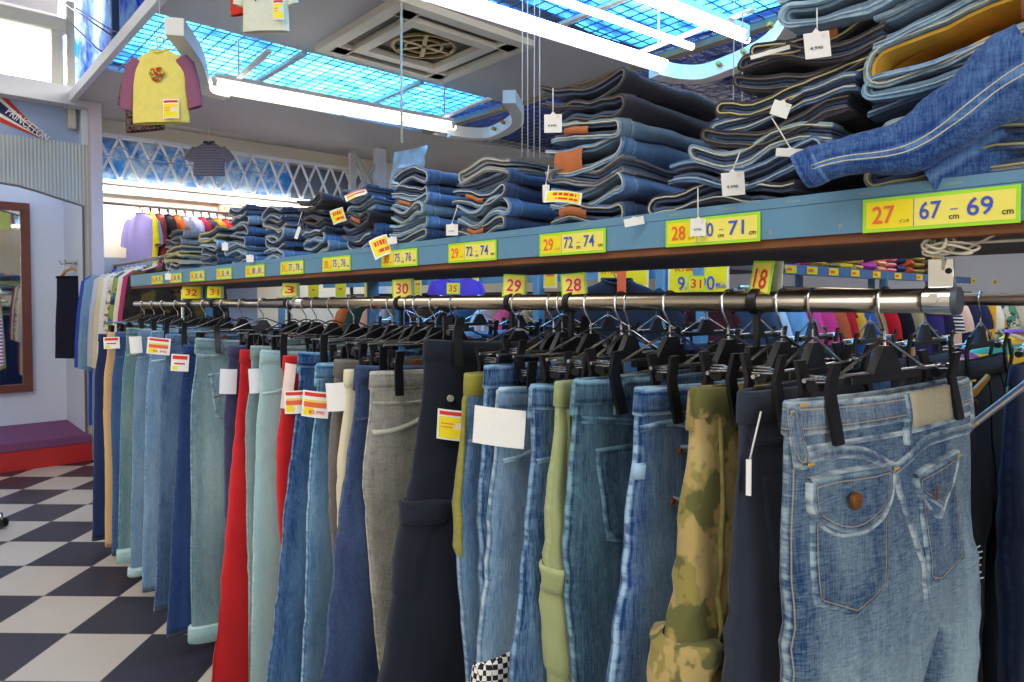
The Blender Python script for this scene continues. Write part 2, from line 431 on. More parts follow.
# fitting alcove: arched ribbed front, back and side walls, platform
ab = NB('ribbed_board'); ao = ab.n('ShaderNodeSeparateXYZ'); ab.put(ao.inputs[0], ab.obj())
wv = ab.math('ADD', ab.math('MULTIPLY', ab.math('SINE', ab.math('MULTIPLY', ao.outputs[0], 2 * PI / .022)), .5), .5)
ab.bsdf(ab.mix(ab.noise(ab.obj(), 3, 3), lin('#a9adac'), lin('#bfc2bf')), .6, 0, wv, .6, .006)
TA = 5.72
arc = [at(x, y, t=TA) for x, y in [(-90, 188), (-45, 182), (0, 183), (18, 186), (36, 191), (54, 197), (70, 202), (83, 206)]]
jam = at(86, 420, t=TA); top = at(50, 140, t=TA).z
# outline: inner edge bottom-right, up the jamb, along the arch to the left, then the outer edge back round
poly = [(jam.x, .0)] + [(q.x, q.z) for q in arc[::-1]] + [(arc[0].x, top), (1.06, top), (1.06, .0)]
arch = MB(); n_ = len(poly)
inner = poly[:len(arc) + 1]
outer = [(1.06, .0)] + [(max(min(1.06, x + .0), arc[0].x) if i else 1.06, top) for i, (x, z) in enumerate(inner[1:])]
outer[1] = (1.06, top)
for d in (0,):
    vs = []; fs = []
    for (ix, iz), (ox, oz) in zip(inner, outer):
        vs += [(ix, TA, iz), (ox, TA, oz), (ix, TA + .05, iz), (ox, TA + .05, oz)]
    for i in range(len(inner) - 1):
        a, b = i * 4, i * 4 + 4
        fs += [(a, a + 1, b + 1, b), (a + 2, b + 2, b + 3, a + 3), (a, b, b + 2, a + 2), (a + 1, a + 3, b + 3, b + 1)]
    arch.add(vs, fs)
struct('wall_alcove_front', arch, ab.m)
et = MB().tube([(x, TA - .002, z) for x, z in inner], .008, 6)
struct('trim_arch_edge', et, mat('arch_edging', '#6b6468', .5))
wall('wall_alcove_back', (-.6, 6.55, 1.4), (3.3, .06, 2.8), m_alc)
wall('wall_alcove_right', (1.035, 6.15, 1.3), (.05, .78, 2.6), m_alc)
zt = .19
struct('floor_platform_top', MB().box((-.4, 6.12, zt - .025), (2.86, .86, .06)), mat('purple_carpet', '#7d4a74', .95, 0, .15, 80))
struct('floor_platform_front', MB().box((-.4, 5.71, .08), (2.86, .02, .16)), mat('red_riser', '#c22a2a', .5, 0, .08, 6))
# mirror on the alcove's back wall
mi = thing('wall_mirror', 'tall wall mirror in a brown wooden frame inside the arched alcove', 'mirror', (0, 6.50, 0))
r1, r0 = at(31, 300, t=6.5).x, at(-60, 300, t=6.5).x
z1, z0 = at(20, 203, t=6.5).z, at(20, 392, t=6.5).z
gm = NB('mirror_glass'); gm.bsdf(lin('#e8ecea'), .03, 1)
MB().box(((r0 + r1) / 2, 0, (z0 + z1) / 2), (r1 - r0 - .04, .012, z1 - z0 - .04)).build('glass', gm.m, mi, False)
fr = MB(); mfw = .062
fr.box((r1 - mfw / 2, -.01, (z0 + z1) / 2), (mfw, .04, z1 - z0)); fr.box((r0 + mfw / 2, -.01, (z0 + z1) / 2), (mfw, .04, z1 - z0))
fr.box(((r0 + r1) / 2, -.01, z1 - mfw / 2), (r1 - r0, .042, mfw)); fr.box(((r0 + r1) / 2, -.01, z0 + mfw / 2), (r1 - r0, .042, mfw))
fr.build('frame', mat('mirror_frame_wood', '#6e3a2c', .45, 0, .2, 14), mi, False)
# pennant on the lintel
pn = thing('pennant', 'navy, white and red felt pennant slanting over the arched alcove', 'pennant', at(-2, 98, t=5.866))
A = [at(x, y, t=5.62) - Vector(pn.location) for x, y in [(-30, 78), (46, 140)]]
V = lambda a, b, k: a + (b - a) * k
w0, w1, tip = at(-40, 47, t=5.866) - Vector(pn.location), at(-40, 106, t=5.866) - Vector(pn.location), at(47, 141, t=5.866) - Vector(pn.location)
pm = MB()
for k0, k1, mi_ in [(0, .22, 1), (.22, .36, 2), (.36, .72, 0), (.72, .84, 2), (.84, 1, 1)]:
    d = Vector((0, -.004, 0))
    pm.add([V(w0, w1, k0), V(w0, w1, k1), tip, V(w0, w1, k0) + d, V(w0, w1, k1) + d, tip + d], [(0, 1, 2), (3, 5, 4), (0, 3, 4, 1), (0, 2, 5, 3), (1, 4, 5, 2)], mi_)
pm.build('felt', [mat('navy_felt', '#2c3c66', .9), mat('red_felt', '#c8402e', .9), mat('white_felt', '#e8e4de', .9)], pn, False)
c_ = at(28, 125, t=5.85) - Vector(pn.location)
ang = math.atan2((tip - V(w0, w1, .54)).z, (tip - V(w0, w1, .54)).x)
for inkn, hh, dy_ in (('white', .075, -.008),):
    lt = lettering('PRINCETON', pn, 0, 0, .07, M_[inkn])
    lt.matrix_basis = Matrix.Translation(c_ + Vector((0, dy_, 0))) @ Matrix.Rotation(-ang, 4, 'Y') @ Matrix.Rotation(PI / 2, 4, 'X') @ Matrix.Diagonal((.28 / lt.data['w'], .72 * hh / lt.data['h'], 1, 1))

# air conditioner cassette
ac = thing('air_conditioner', 'square ceiling air conditioner cassette with open centre grille', 'air conditioner', (2.17, 3.13, 2.575))
am = mat('ac_plastic', '#cfc8b8', .45, 0, .05, 6); adk = mat('ac_dark', '#3c352c', .6, 0, .3, 20)
def ring(m, s0, s1, za, zb):
    vs = []; fs = []
    for s_, z_ in ((s1, za), (s1, zb), (s0, zb), (s0, za)):
        vs += [(-s_, -s_, z_), (s_, -s_, z_), (s_, s_, z_), (-s_, s_, z_)]
    for r in range(4):
        for k in range(4):
            r2 = (r + 1) % 4; k2 = (k + 1) % 4
            fs.append((r * 4 + k, r * 4 + k2, r2 * 4 + k2, r2 * 4 + k))
    return m.add(vs, fs)
ring(ring(MB(), .36, .43, 0, -.035), .22, .285, 0, -.04).build('panel', am, ac, False)
sl = MB()
for k in range(4):
    M = Matrix.Rotation(k * PI / 2, 4, 'Z'); sl.box((0, .325, -.014), (.5, .05, .008), M=M)
    for s_ in (-1, 1): sl.box((s_ * .32, .325, -.022), (.1, .09, .03), M=M, mi=1)
sl.build('air_vane', [adk, am], ac, False)
gr = MB().box((0, 0, -.004), (.44, .44, .006)); gr.build('intake', adk, ac, False)
bl = MB(); bl.tube([(.17 * cos(q), .17 * sin(q), -.015) for q in [i * PI / 12 for i in range(24)]], .012, 6, closed=True)
bl.tube([(.1 * cos(q), .1 * sin(q), -.015) for q in [i * PI / 12 for i in range(24)]], .01, 6, closed=True)
for q in range(3): bl.box((0, 0, -.016), (.34, .025, .012), M=Matrix.Rotation(q * PI / 3, 4, 'Z'))
bl.build('fan_guard', mat('fan_guard', '#7a6a3c', .4, .5, .2, 30), ac, True, sharp=40)

# fluorescent fixtures with a racetrack pelmet
m_tube = emit('lit_tube', '#fff6e6', 11.0)
m_pel = mat('pelmet', '#e9e4da', .5, 0, .04, 6)
def spline(P, m=8):
    out = []
    for i in range(len(P) - 1):
        p0, p1, p2, p3 = [Vector(q) for q in (P[max(i - 1, 0)], P[i], P[i + 1], P[min(i + 2, len(P) - 1)])]
        for k in range(m):
            t = k / m; out.append(.5 * ((2 * p1) + (p2 - p0) * t + (2 * p0 - 5 * p1 + 4 * p2 - p3) * t * t + (3 * p1 - p0 - 3 * p2 + p3) * t ** 3))
    return out + [Vector(P[-1])]
def fixture(t1, tubes, label, x0=2.0, up=.215):
    """a trough lit by tubes: far side straight, both ends closed by curved caps; the near side is open"""
    fx = thing('fluorescent_fixture', label, 'light fitting', (x0, t1, 2.4), rad(-4.6))
    caps = [spline([(-1.02, -.80), (-.88, -.50), (-.78, -.2), (-.72, -.03), (-.62, 0)]), [Vector((-.62 + 1.44 * k / 12, 0)) for k in range(13)], spline([(.82, 0), (.98, -.03), (1.05, -.14), (.95, -.5), (.64, -.82)])]
    for ci, path in enumerate(caps):
        pm = MB(); vs = []; fs = []; th_ = .004 if ci == 1 else .075
        for i, q in enumerate(path):
            d = (path[min(i + 1, len(path) - 1)] - path[max(i - 1, 0)]).normalized(); n_ = Vector((-d.y, d.x))   # outward
            if ci == 0: n_ = n_
            zl, zh = (-.108, -.070) if ci == 1 else (-.118, -.045)
            for (o_, z) in ((0, zl), (0, zh), (th_, zh), (th_, zl)):
                vs.append((q.x + n_.x * o_, q.y + n_.y * o_, z))
        for i in range(len(path) - 1):
            for k in range(4): fs.append((i * 4 + k, i * 4 + (k + 1) % 4, i * 4 + 4 + (k + 1) % 4, i * 4 + 4 + k))
        fs += [(0, 1, 2, 3), tuple(len(vs) - 4 + k for k in (3, 2, 1, 0))]
        pm.add(vs, fs).build('pelmet' if ci == 1 else 'end_cap', m_pel, fx, True, sharp=40)
    for dt in tubes:
        e1 = .80 if dt > -.2 else .73 if dt > -.4 else .86
        MB().tube([(-.74, dt, -.082), (e1, dt, -.082)], .015, 10).build('tube', m_tube, fx)
        bt = MB().box(((e1 - .74) / 2, dt, -.04), (e1 + .7, .05, .025))
        for x in (-.72, e1 - .02): bt.box((x, dt, -.07), (.03, .03, .05))
        if dt not in (-.27, -.06): bt.build('batten', m_pel, fx, False)
    for x, y in ((1.03, -.20), (.98, -.37), (.80, -.62)):
        MB().tube([(x + .01, y + .004, -.08), (x - .018, y - .006, -.08)], .013, 8).build('bolt', M_['brass'], fx)
    for x in (-.6, .7):
        MB().box((x, -.3, -.032), (.03, .62, .012)).tube([(x, -.1, -.03), (x, -.1, up)], .006, 6).build('suspension', m_pel, fx, False)
    return fx
fixture(3.805, [-.07], 'bright fluorescent fixture with curved end cap, hung beyond the air conditioner', up=.172)
fixture(2.11, [-.06, -.27, -.47], 'nearer fluorescent fixture with three tubes and bolted curved end, above the black jeans', up=.172)
fixture(.32, [-.1, -.5], 'unseen fluorescent fixture added above the near end of the rack', up=.172)  # out-of-view copy of the fixtures, added for its light
fixture(.9, [-.2, -.6], 'fluorescent fixture over the children\'s clothes beyond the rack', 4.9, .2)
fixture(3.8, [-.2, -.6], 'far fluorescent fixture beyond the rear racks', 5.2, .2)
def area(name, loc, sx, sy, w, col=(1, .97, .92), rot=(0, 0, 0)):
    l = bpy.data.lights.new(name, 'AREA'); l.shape = 'RECTANGLE'; l.size = sx; l.size_y = sy; l.energy = w; l.color = col
    o = bpy.data.objects.new(name, l); C.objects.link(o); o.location = loc; o.rotation_euler = rot; return o
area('roof_light_far', (2.15, 4.3, 3.0), 2.0, .7, 115)
area('roof_light_near', (2.2, 1.3, 3.0), 2.0, 2.0, 230)
area('bay_light', (.9, 6.75, 3.1), 1.4, .8, 150, rot=(rad(-90), 0, 0))
# unseen fill lights added behind the camera and over the aisle side
area('added_front_light', (-1.6, -4.1, 1.7), 4.5, 2.4, 150, (.95, .97, 1), rot=(rad(90), 0, rad(12)))
area('added_aisle_light', (-1.5, 1.6, 3.6), 2.2, 4.5, 120)
area('wall_strip_light', (2.4, 5.75, 2.05), 2.6, .06, 24, rot=(rad(25), 0, 0))
area('rear_ceiling_light', (5.6, 2.0, 2.5), 2.0, 3.0, 60)
w = bpy.data.worlds.new('world'); bpy.context.scene.world = w; w.use_nodes = True
w.node_tree.nodes['Background'].inputs[0].default_value = (.8, .85, 1, 1); w.node_tree.nodes['Background'].inputs[1].default_value = .5

# lattice truss on the back wall, lit from a tube behind it
LT = 5.92
lz1, lz0 = at(170, 145, t=LT).z, at(170, 186, t=LT).z
lx0, lx1 = 1.14, at(372, 170, t=LT).x
la = MB(); nx_ = 16; st = (lx1 - lx0) / nx_
for i in range(nx_):
    a, b = lx0 + i * st, lx0 + (i + 1) * st
    for (za, zb) in ((lz0, lz1), (lz1, lz0)):
        la.tube([(a, LT, za), (b, LT + .01, zb)], .011, 6)
la.box(((lx0 + lx1) / 2, LT, lz0 - .01), (lx1 - lx0, .03, .03)); la.box(((lx0 + lx1) / 2, LT, lz1 + .01), (lx1 - lx0, .03, .03))
struct('trim_lattice', la, mat('white_lattice', '#eceef0', .5, 0, .04))
lx2 = at(290, 170, t=6.0).x
struct('trim_lattice_film', MB().grid(lambda a, b: (1.1 + (lx2 - 1.1) * a, 6.0 + .03 * noise.noise((a * 30, b * 3, 1)), lz0 + (lz1 - lz0) * b), 60, 8), film('lattice_film', 14, '#2f90e6', '#dff6ff', .25, ((5, 5, 5), (12, 12, 12))), True)  # pale film colour stands in for light shining through from behind
struct('trim_lattice_panel', MB().box(((lx2 + lx1) / 2, 6.07, (lz0 + lz1) / 2), (lx1 - lx2, .02, lz1 - lz0)), mat('slate_panel', '#6d7484', .6))
ws = thing('strip_light', 'white fluorescent strip along the foot of the wall lattice', 'light fitting', (1.9, 5.98, lz0 - .06))
MB().tube([(-.75, 0, 0), (.75, 0, 0)], .016, 8).build('tube', emit('lit_strip', '#fff8ec', 9), ws)
MB().box((0, .03, .0), (1.6, .03, .06)).build('batten', m_pel, ws, False)
wb = thing('wall_box', 'small beige box fixed high on the cream back wall', 'box', at(240, 203, t=6.06))
MB().box((0, 0, 0), (.36, .08, .2), ch=.015).build('casing', mat('beige_casing', '#c8ac8e', .6), wb, False)
MB().box((0, -.045, -.06), (.3, .012, .03)).build('vent', mat('beige_vent', '#a98e70', .6), wb, False)
ps = at(380, 190, t=5.6)
struct('trim_white_column', MB().box((ps.x, 5.6, 1.3), (.1, .08, 2.6)), mat('white_column', '#e4e6ea', .6))
br = MB()
A, B = at(352, 150, t=5.62), at(372, 190, t=5.62)
br.box((A.x, 5.62, 1.9), (.06, .05, 1.2)); br.tube([(A.x, 5.62, A.z), (ps.x, 5.62, B.z - .1)], .03, 6); br.tube([(ps.x, 5.62, A.z - .05), (A.x, 5.62, B.z - .1)], .022, 6)
struct('trim_column_brace', br, mat('brace_paint', '#c2bcae', .6))
# ------------------------------------------------------------------ the rack: pipe, bracket, cord, shelf
PP, PR = .89, .0145
def ZR(t): return HC - .0015 - .0058 * (t - .25)     # the rail sags a little towards its far end
tn, tf = t_of(958, PP), 3.8
pipe = thing('clothes_rail', 'long shiny steel clothes rail the front row of trousers hangs on', 'rail', (PP, (tn + tf) / 2, ZR((tn + tf) / 2)), 0)
pipe.rotation_euler.x = -.0058
h_ = (tf - tn) / 2
MB().tube([(0, -h_, 0), (0, h_, 0)], PR, 24).build('pipe', M_['pipe'], pipe)
MB().tube([(0, -h_ - .002, 0), (0, -h_ + .004, 0)], PR + .0015, 24).build('end_cap', mat('end_cap', '#59606a', .5, .3), pipe, True, sharp=40)
bz = MB().tube([(0, -h_ + .004, 0), (0, -h_ + .032, 0)], PR + .0025, 24)
bz.box((0, -h_ + .017, .031), (.004, .026, .034))
bk_ = bz.build('bracket', M_['chrome'], pipe, True, sharp=40)
MB().tube([(-.0185, -h_ + .020, .003), (-.0145, -h_ + .020, .003)], .006, 6).build('screw', M_['chrome'], bk_, True, sharp=40)
MB().tube([(-.003, -h_ + .009, .034), (-.0015, -h_ + .009, .034)], .0035, 8).build('hole', M_['black_plastic'], bk_)
# rail joint further along
tj = t_of(288, PP)
MB().tube([(0, tj - (tn + tf) / 2 - .12, 0), (0, tj - (tn + tf) / 2 + .0, 0)], PR + .0012, 24).build('joint_sleeve', M_['chrome'], pipe)
# white cord lashed round the shelf underside and the bracket
cb = Vector((PP - .02, tn + .014, HC + .058))
cordo = thing('lashing_cord', 'cream cord wound in a bundle that ties the rail bracket to the shelf', 'cord', cb)
cm = MB(); pts = []
for i in range(90):
    q = i * .42; pts.append((-.004 + .007 * sin(q * .31), .0 + .012 * cos(q) + .003 * sin(i * .7), .001 + .007 * sin(q) + .005 * sin(i * .23)))
cm.tube(pts, .0016, 6)
def loop(c, ry, rz, tw):
    return [(c[0] + .004 * sin(3 * q), c[1] + ry * cos(q), c[2] + rz * sin(q + tw)) for q in [i * PI / 12 for i in range(23)]]
cm.tube(loop((-.006, -.018, -.001), .022, .006, .3), .0015, 6); cm.tube(loop((-.008, -.016, -.003), .018, .006, .8), .0015, 6)
cm.tube([(0, .012, .0), (.004, -.03, .004), (.006, -.10, .004), (.01, -.2, .002)], .0018, 6)
cm.tube([(-.004, -.03, -.002), (-.004, -.052, .010), (-.002, -.066, .018)], .0014, 6)
cm.tube([(0, .004, .002), (.003, .006, .016), (.004, .004, .03), (.003, -.003, .016), (0, -.004, .002)], .0013, 6)
cm.tube([(.008, 0, -.002), (.016, 0, -.016), (.018, .001, -.024)], .0016, 6)
cm.build('cord', M_['cord'], cordo)

def DZ(t): return -.0045 * (t - .35)
SF, SB = .85, 1.215           # shelf front / back edges
ZS, ZSB = HC + .131, HC + .079
tS0, tS1 = -.35, 3.72
shelf = thing('display_shelf', 'long blue steel-edged shelf above the rail, carrying the folded jeans', 'shelf', (SF, (tS0 + tS1) / 2, HC + DZ((tS0 + tS1) / 2)))
shelf.rotation_euler.x = -.0045
L = tS1 - tS0
fa = MB()
fa.box((.0, 0, .105), (.003, L, .052)); fa.box((.02, 0, .1305), (.04, L, .002))
fa.tube([(-.0018, -L / 2, .119), (-.0018, L / 2, .119)], .0008, 4)
for i in range(46):
    y = -L / 2 + .05 + i * L / 46
    fa.box((-.0012, y, .1245), (.0015, .018, .003), 1); fa.box((-.0012, y + .03, .088), (.0015, .005, .007), 1)
fa.build('front_angle', [M_['steel_blue'], mat('pale_slot_marks', '#7f9ba8', .6, .2)], shelf, False)  # slots drawn as pale marks on the blue angle
MB().box((.012, 0, .0735), (.018, L, .013), ch=.001).build('batten', M_['board'], shelf, False)
MB().box(((SB - SF) / 2 + .01, 0, .0715), (SB - SF - .02, L - .01, .010), ch=.001).build('board', M_['under'], shelf, False)
MB().box(((SB - SF) / 2 + .01, 0, .1255), (SB - SF - .04, L - .02, .008), ch=.001).build('deck', M_['under'], shelf, False)
MB().box((SB - SF, 0, .1), (.004, L, .05)).build('rear_angle', M_['steel_blue'], shelf, False)
for i, t in enumerate([t_of(378, 1.12), t_of(353, 1.12), tS1 - .06, tS0 + .05]):
    y = t - (tS0 + tS1) / 2
    MB().box((SB - SF - .02, y, -(HC - .07) / 2 + .035), (.04, .012, HC + .07)).box((SB - SF - .004, y + .016, -(HC - .07) / 2 + .035), (.008, .04, HC + .07)).build('upright', M_['steel_blue'], shelf, False)
# the rear rail of the double rack
PB = 1.62
rr = thing('clothes_rail', 'thinner dark steel rail behind, carrying the second row of trousers', 'rail', (PB, 1.5, HC))
MB().tube([(0, -2.1, 0), (0, 2.3, 0)], .0125, 20).build('pipe', mat('dark_pipe', '#7a6a60', .3, 1, .1, 60), rr)
for y in (-2.05, 2.25): MB().box((0, y, -HC / 2 + .0), (.03, .03, HC - .04)).build('upright', M_['steel_blue'], rr, False)

# ------------------------------------------------------------------ size labels on the shelf edge
def sign(xl, xr, parts, label, z0=.0775, z1=.1165):
    """xl..xr: pixels of the label's two ends; parts: inch number, low and high centimetres"""
    ta, tb = t_of(xl, SF), t_of(xr, SF)
    w_, h = ta - tb, z1 - z0
    s = thing('size_label', label, 'label')
    s.matrix_basis = Matrix.Translation((SF - .0035, (ta + tb) / 2, HC + DZ((ta + tb) / 2) * .8 + (z0 + z1) / 2)) @ FACE
    m = MB().box((0, 0, 0), (w_, h, .0012), 0)
    m.add([(-w_ / 2 + .004, -h / 2 + .004, .0009), (-w_ * .145, -h / 2 + .004, .0009), (-w_ * .145, h / 2 - .004, .0009), (-w_ / 2 + .004, h / 2 - .004, .0009)], [(0, 1, 2, 3)], 1)
    m.add([(-w_ * .14, -h / 2 + .004, .0009), (w_ / 2 - .004, -h / 2 + .004, .0009), (w_ / 2 - .004, h / 2 - .004, .0009), (-w_ * .14, h / 2 - .004, .0009)], [(0, 1, 2, 3)], 2)
    m.add([(-w_ * .145, -h / 2 + .004, .001), (-w_ * .14, -h / 2 + .004, .001), (-w_ * .14, h / 2 - .004, .001), (-w_ * .145, h / 2 - .004, .001)], [(0, 1, 2, 3)], 3)
    m.build('card', [M_['lime'], M_['yellow_card'], M_['paleyellow_card'], M_['blue_ink']], s, False)
    a, b, c = parts
    if a: lettering(a, s, -w_ * .35, .0, h * .52, M_['orange_ink'], w_ * .155)
    lettering('\u30a4\u30f3\u30c1', s, -w_ * .205, -h * .22, h * .11, M_['black_ink'], w_ * .07)
    if b: lettering(b, s, -w_ * .035, .001, h * .5, M_['blue_ink'], w_ * .14)
    lettering('-', s, w_ * .115, -.0, h * .022, M_['blue_ink'], w_ * .05); lettering('cm', s, w_ * .115, -h * .22, h * .11, M_['black_ink'], w_ * .062)
    if c: lettering(c, s, w_ * .27, .001, h * .5, M_['blue_ink'], w_ * .155)
    lettering('cm', s, w_ * .43, -h * .2, h * .12, M_['black_ink'], w_ * .065)
    return s
sign(863, 1020, ('27', '67', '69'), 'large yellow size label nearest the right edge, reading 27 and 67 - 69')
sign(667, 761, ('28', '70', '71'), 'yellow size label partly covered by a string tag, reading 28 and 70 - 71')
sign(541, 607, ('29', '72', '74'), 'larger yellow shelf-edge label reading 29 and 72 - 74, nearer the camera')
sign(450, 498, ('29', '72', '74'), 'smaller yellow shelf-edge label reading 29 and 72 - 74, further along')
sign(383, 419, ('30', '75', '76'), 'yellow size label beside the hanging ticket, reading 30 and 75 - 76')
sign(324, 352, ('30', '75', '76'), 'yellow shelf-edge label left of the hanging red and white ticket')
for k, (a, b, q) in enumerate([(282, 305, ('31', '77', '78')), (247, 266, ('32', '80', '81')), (218, 233, ('33', '82', '84')), (191.5, 206, ('34', '85', '86')), (171, 183, ('35', '88', '90')), (153, 164, ('36', '90', '92'))]):
    sign(a, b, q, 'small yellow size label, %s from the far end of the blue shelf edge' % ORD[5 - k])

# ------------------------------------------------------------------ numbered dividers on the rail
def divider(x, txt, label, w_=.05, h=.052, ink='magenta_ink', roll=0, az=200, zoff=.0, card='paleyellow_card', p=PP):
    t = t_of(x, p)
    d = thing('size_divider', label, 'sign', (p, t, ZR(t) if p == PP else HC))
    cl = MB(); cl.tube([(0, .0, 0), (0, .0, 0.012)], [PR + .004, PR + .004], 16, M=Matrix.Rotation(PI / 2, 4, 'X') @ Matrix.Translation((0, 0, -.006)))
    cl.box((0, 0, -.04), (.008, .008, .06)); cl.box((0, 0, -.072), (.05, .006, .02))
    cl.build('clip', M_['black_plastic'], d, True, sharp=40)
    M = Matrix.Translation((0, -.006, PR + .006 + h / 2 + zoff)) @ face_dir(rad(az), rad(8), roll)
    cm_ = MB().box((0, 0, 0), (w_, h, .0014), 0)
    cm_.add([(-w_ / 2 + .003, -h / 2 + .003, .001), (w_ / 2 - .003, -h / 2 + .003, .001), (w_ / 2 - .003, h / 2 - .003, .001), (-w_ / 2 + .003, h / 2 - .003, .001)], [(0, 1, 2, 3)], 1)
    cm_.box((0, 0, -.014), (w_, h, .0012), 2, M=Matrix.Translation((0, 0, -.004)) @ Matrix.Rotation(rad(8), 4, 'X'))
    c = cm_.build('card', [M_['lime'], M_[card], M_['white']], d, False, M=M)
    if txt: lettering(txt, c, 0, 0, h * .55, M_[ink], w_ * .62, rot=rad(-4))
    return d
divider(757, '18', 'tent-folded yellow divider card with scrawled red number above the near jeans', .042, .05, 'red_ink', rad(-3), 158, zoff=-.014)
divider(571, '28', 'magenta 28 divider card on the rail above the sage trousers', .044, .042, roll=rad(5), az=215, zoff=-.011)
divider(512, '29', 'magenta 29 divider card on the rail above the big white card', .045, .044, roll=rad(-3), az=215, zoff=-.010)
divider(401, '30', 'magenta 30 divider card on the rail above the grey jeans', .048, .046, roll=rad(4), az=220, zoff=-.010)
divider(289, '3', 'divider card on the rail hung on a string, reading 3', .048, .042, 'red_ink', 0, 225)
divider(191, '32', 'divider card on the rail reading 32 in red on orange', .075, .05, 'red_ink', 0, 230, card='yellow_card')
divider(214, '31', 'yellow divider card just right of the card reading 32', .055, .045, 'orange_ink', 0, 230, card='yellow_card')

# ------------------------------------------------------------------ clip hangers
def hook_pts(r=PR + .0022, stem=-.062):
    pts = [(r * cos(q), 0, r * sin(q)) for q in [rad(-25) + i * rad(225) / 14 for i in range(15)]]
    pts += [(-r * .92, 0, -.012), (-.004, 0, -.030), (0, 0, -.036), (0, 0, stem)]
    return pts
me_hook = MB().tube(hook_pts(), .0017, 6).mesh('hook', M_['wire'])
bd = MB(); bd.prism([(-.010, -.054), (.010, -.054), (.034, -.088), (-.034, -.088)], -.005, .005)
bd.box((0, 0, -.092), (.16, .011, .010)); me_body = bd.mesh('hanger_body', M_['black_plastic'])
bm_ = MB(); bm_.tube([(-.165, 0, -.086), (.165, 0, -.086)], .0026, 8); bm_.tube([(-.10, 0, -.086), (-.008, 0, -.048), (.008, 0, -.048), (.10, 0, -.086)], .0020, 6)
me_bar = bm_.mesh('bar', M_['wire'])
def clip_me():
    c = MB()
    for s_ in (-1, 1):
        vs = [(-.0085, s_ * .014, .028), (.0085, s_ * .014, .028), (.0085, s_ * .009, -.004), (-.0085, s_ * .009, -.004), (.0085, s_ * .0165, -.060), (-.0085, s_ * .0165, -.060)]
        vs += [(x, y + s_ * .0035, z) for x, y, z in vs]
        c.add(vs, [(0, 1, 2, 3), (3, 2, 4, 5), (6, 9, 8, 7), (9, 11, 10, 8), (0, 6, 7, 1), (5, 4, 10, 11), (0, 3, 9, 6), (3, 5, 11, 9), (1, 7, 8, 2), (2, 8, 10, 4)])
    c.tube([(-.009, 0, 0), (.009, 0, 0)], .006, 8)
    return c.mesh('clip', M_['black_plastic'])
me_clip = clip_me()
me_spring = MB().tube([(.006 * cos(i * 1.1) * 1.0 + 0, .0105 * sin(i * 1.1), .004 + .0006 * i) for i in range(16)], .0009, 5).mesh('spring', M_['wire'])
for me in (me_hook, me_body, me_bar, me_clip, me_spring):
    for p_ in me.polygons: p_.use_smooth = True
    me.set_sharp_from_angle(angle=rad(35))
def hanger(loc, rz, label, half, zc=-.090, parts=True, group=None, thick=.0065):
    h = thing('clip_hanger', label, 'hanger', loc, rz, group)
    inst(me_hook, 'hook', h); inst(me_bar, 'bar', h); inst(me_body, 'hanger_body', h)
    for s_ in (-1, 1):
        c = inst(me_clip, 'clip', h, Matrix.Translation((s_ * half, 0, zc)) @ Matrix.Rotation(rad(random.uniform(-4, 4)), 4, 'Y') @ Matrix.Diagonal((1, (thick + .0105) / .0165, 1, 1)))
        if parts: inst(me_spring, 'spring', c)
    return h

# ------------------------------------------------------------------ price tags
def price_tag(parent, M, kind='white', w_=.06, h=.045, text=None, name='price_tag'):
    """a card; M in the parent's frame"""
    m = MB(); b = M_['white']
    if kind == 'string':
        pts = [(-w_ / 2, -h / 2), (w_ / 2, -h / 2), (w_ / 2, h * .36), (w_ * .15, h * .36), (0, h / 2), (-w_ * .15, h * .36), (-w_ / 2, h * .36)]
        m.add([(x, y, .0004) for x, y in pts] + [(x, y, -.0004) for x, y in pts], [tuple(range(7)), tuple(range(13, 6, -1))] + [(i, i + 7, (i + 1) % 7 + 7, (i + 1) % 7) for i in range(7)])
    else:
        m.grid(lambda a, c: ((a - .5) * w_, (c - .5) * h, .004 * sin(a * PI)), 8, 2)
        k = len(m.v)
    q = lambda x0, x1, y0, y1, mi: m.grid(lambda a, c: ((x0 + (x1 - x0) * a) * w_, (y0 + (y1 - y0) * c) * h, .0007 + (.004 * sin((x0 + (x1 - x0) * a + .5) * PI) if kind != 'string' else 0)), 6, 1, mi)
    mats = [b, M_['red_ink'], M_['yellow_card'], M_['orange_ink'], M_['black_ink'], M_['paleblue_card'], M_['pink_card']]
    if kind == 'redyellow':
        q(-.42, .42, .3, .44, 1); q(-.42, .42, .1, .16, 2); q(-.42, .42, -.12, .08, 3); q(-.42, -.05, -.42, -.14, 2)
    elif kind == 'red':
        q(-.42, .42, .2, .42, 1); q(-.3, .3, -.1, .0, 1); q(-.42, -.1, -.4, -.2, 2)
    elif kind == 'yellow':
        q(-.44, .44, -.44, .26, 2); q(-.44, .44, .32, .44, 1); q(-.38, .1, .02, .06, 3); q(.02, .4, -.12, .08, 6); q(-.38, -.05, -.1, -.06, 3)
    elif kind == 'leaf':
        q(-.44, .44, -.4, .4, 2); q(-.3, .35, .05, .3, 1); q(-.2, .4, -.3, -.12, 1)
    elif kind == 'string':
        q(.2, .38, .16, .3, 6); q(-.3, .2, -.16, -.1, 4) if False else None
    elif kind == 'pale': m.m = [5] * len(m.m)
    elif kind == 'pink': m.m = [6] * len(m.m)
    o = m.build(name, mats, parent, False, M=M)
    if text: lettering(text[0], o, text[1] * w_, text[2] * h, text[3] * h, M_[text[4]], text[5] * w_ if len(text) > 5 else None, z=.0055 if kind != 'string' else .0016)
    return o
def string(parent, a, b, name='tag_string', r=.0007, sag=0):
    a, b = Vector(a), Vector(b)
    return MB().tube([a, (a + b) / 2 + Vector((0, 0, -sag)), b], r, 5).build(name, M_['string'], parent)
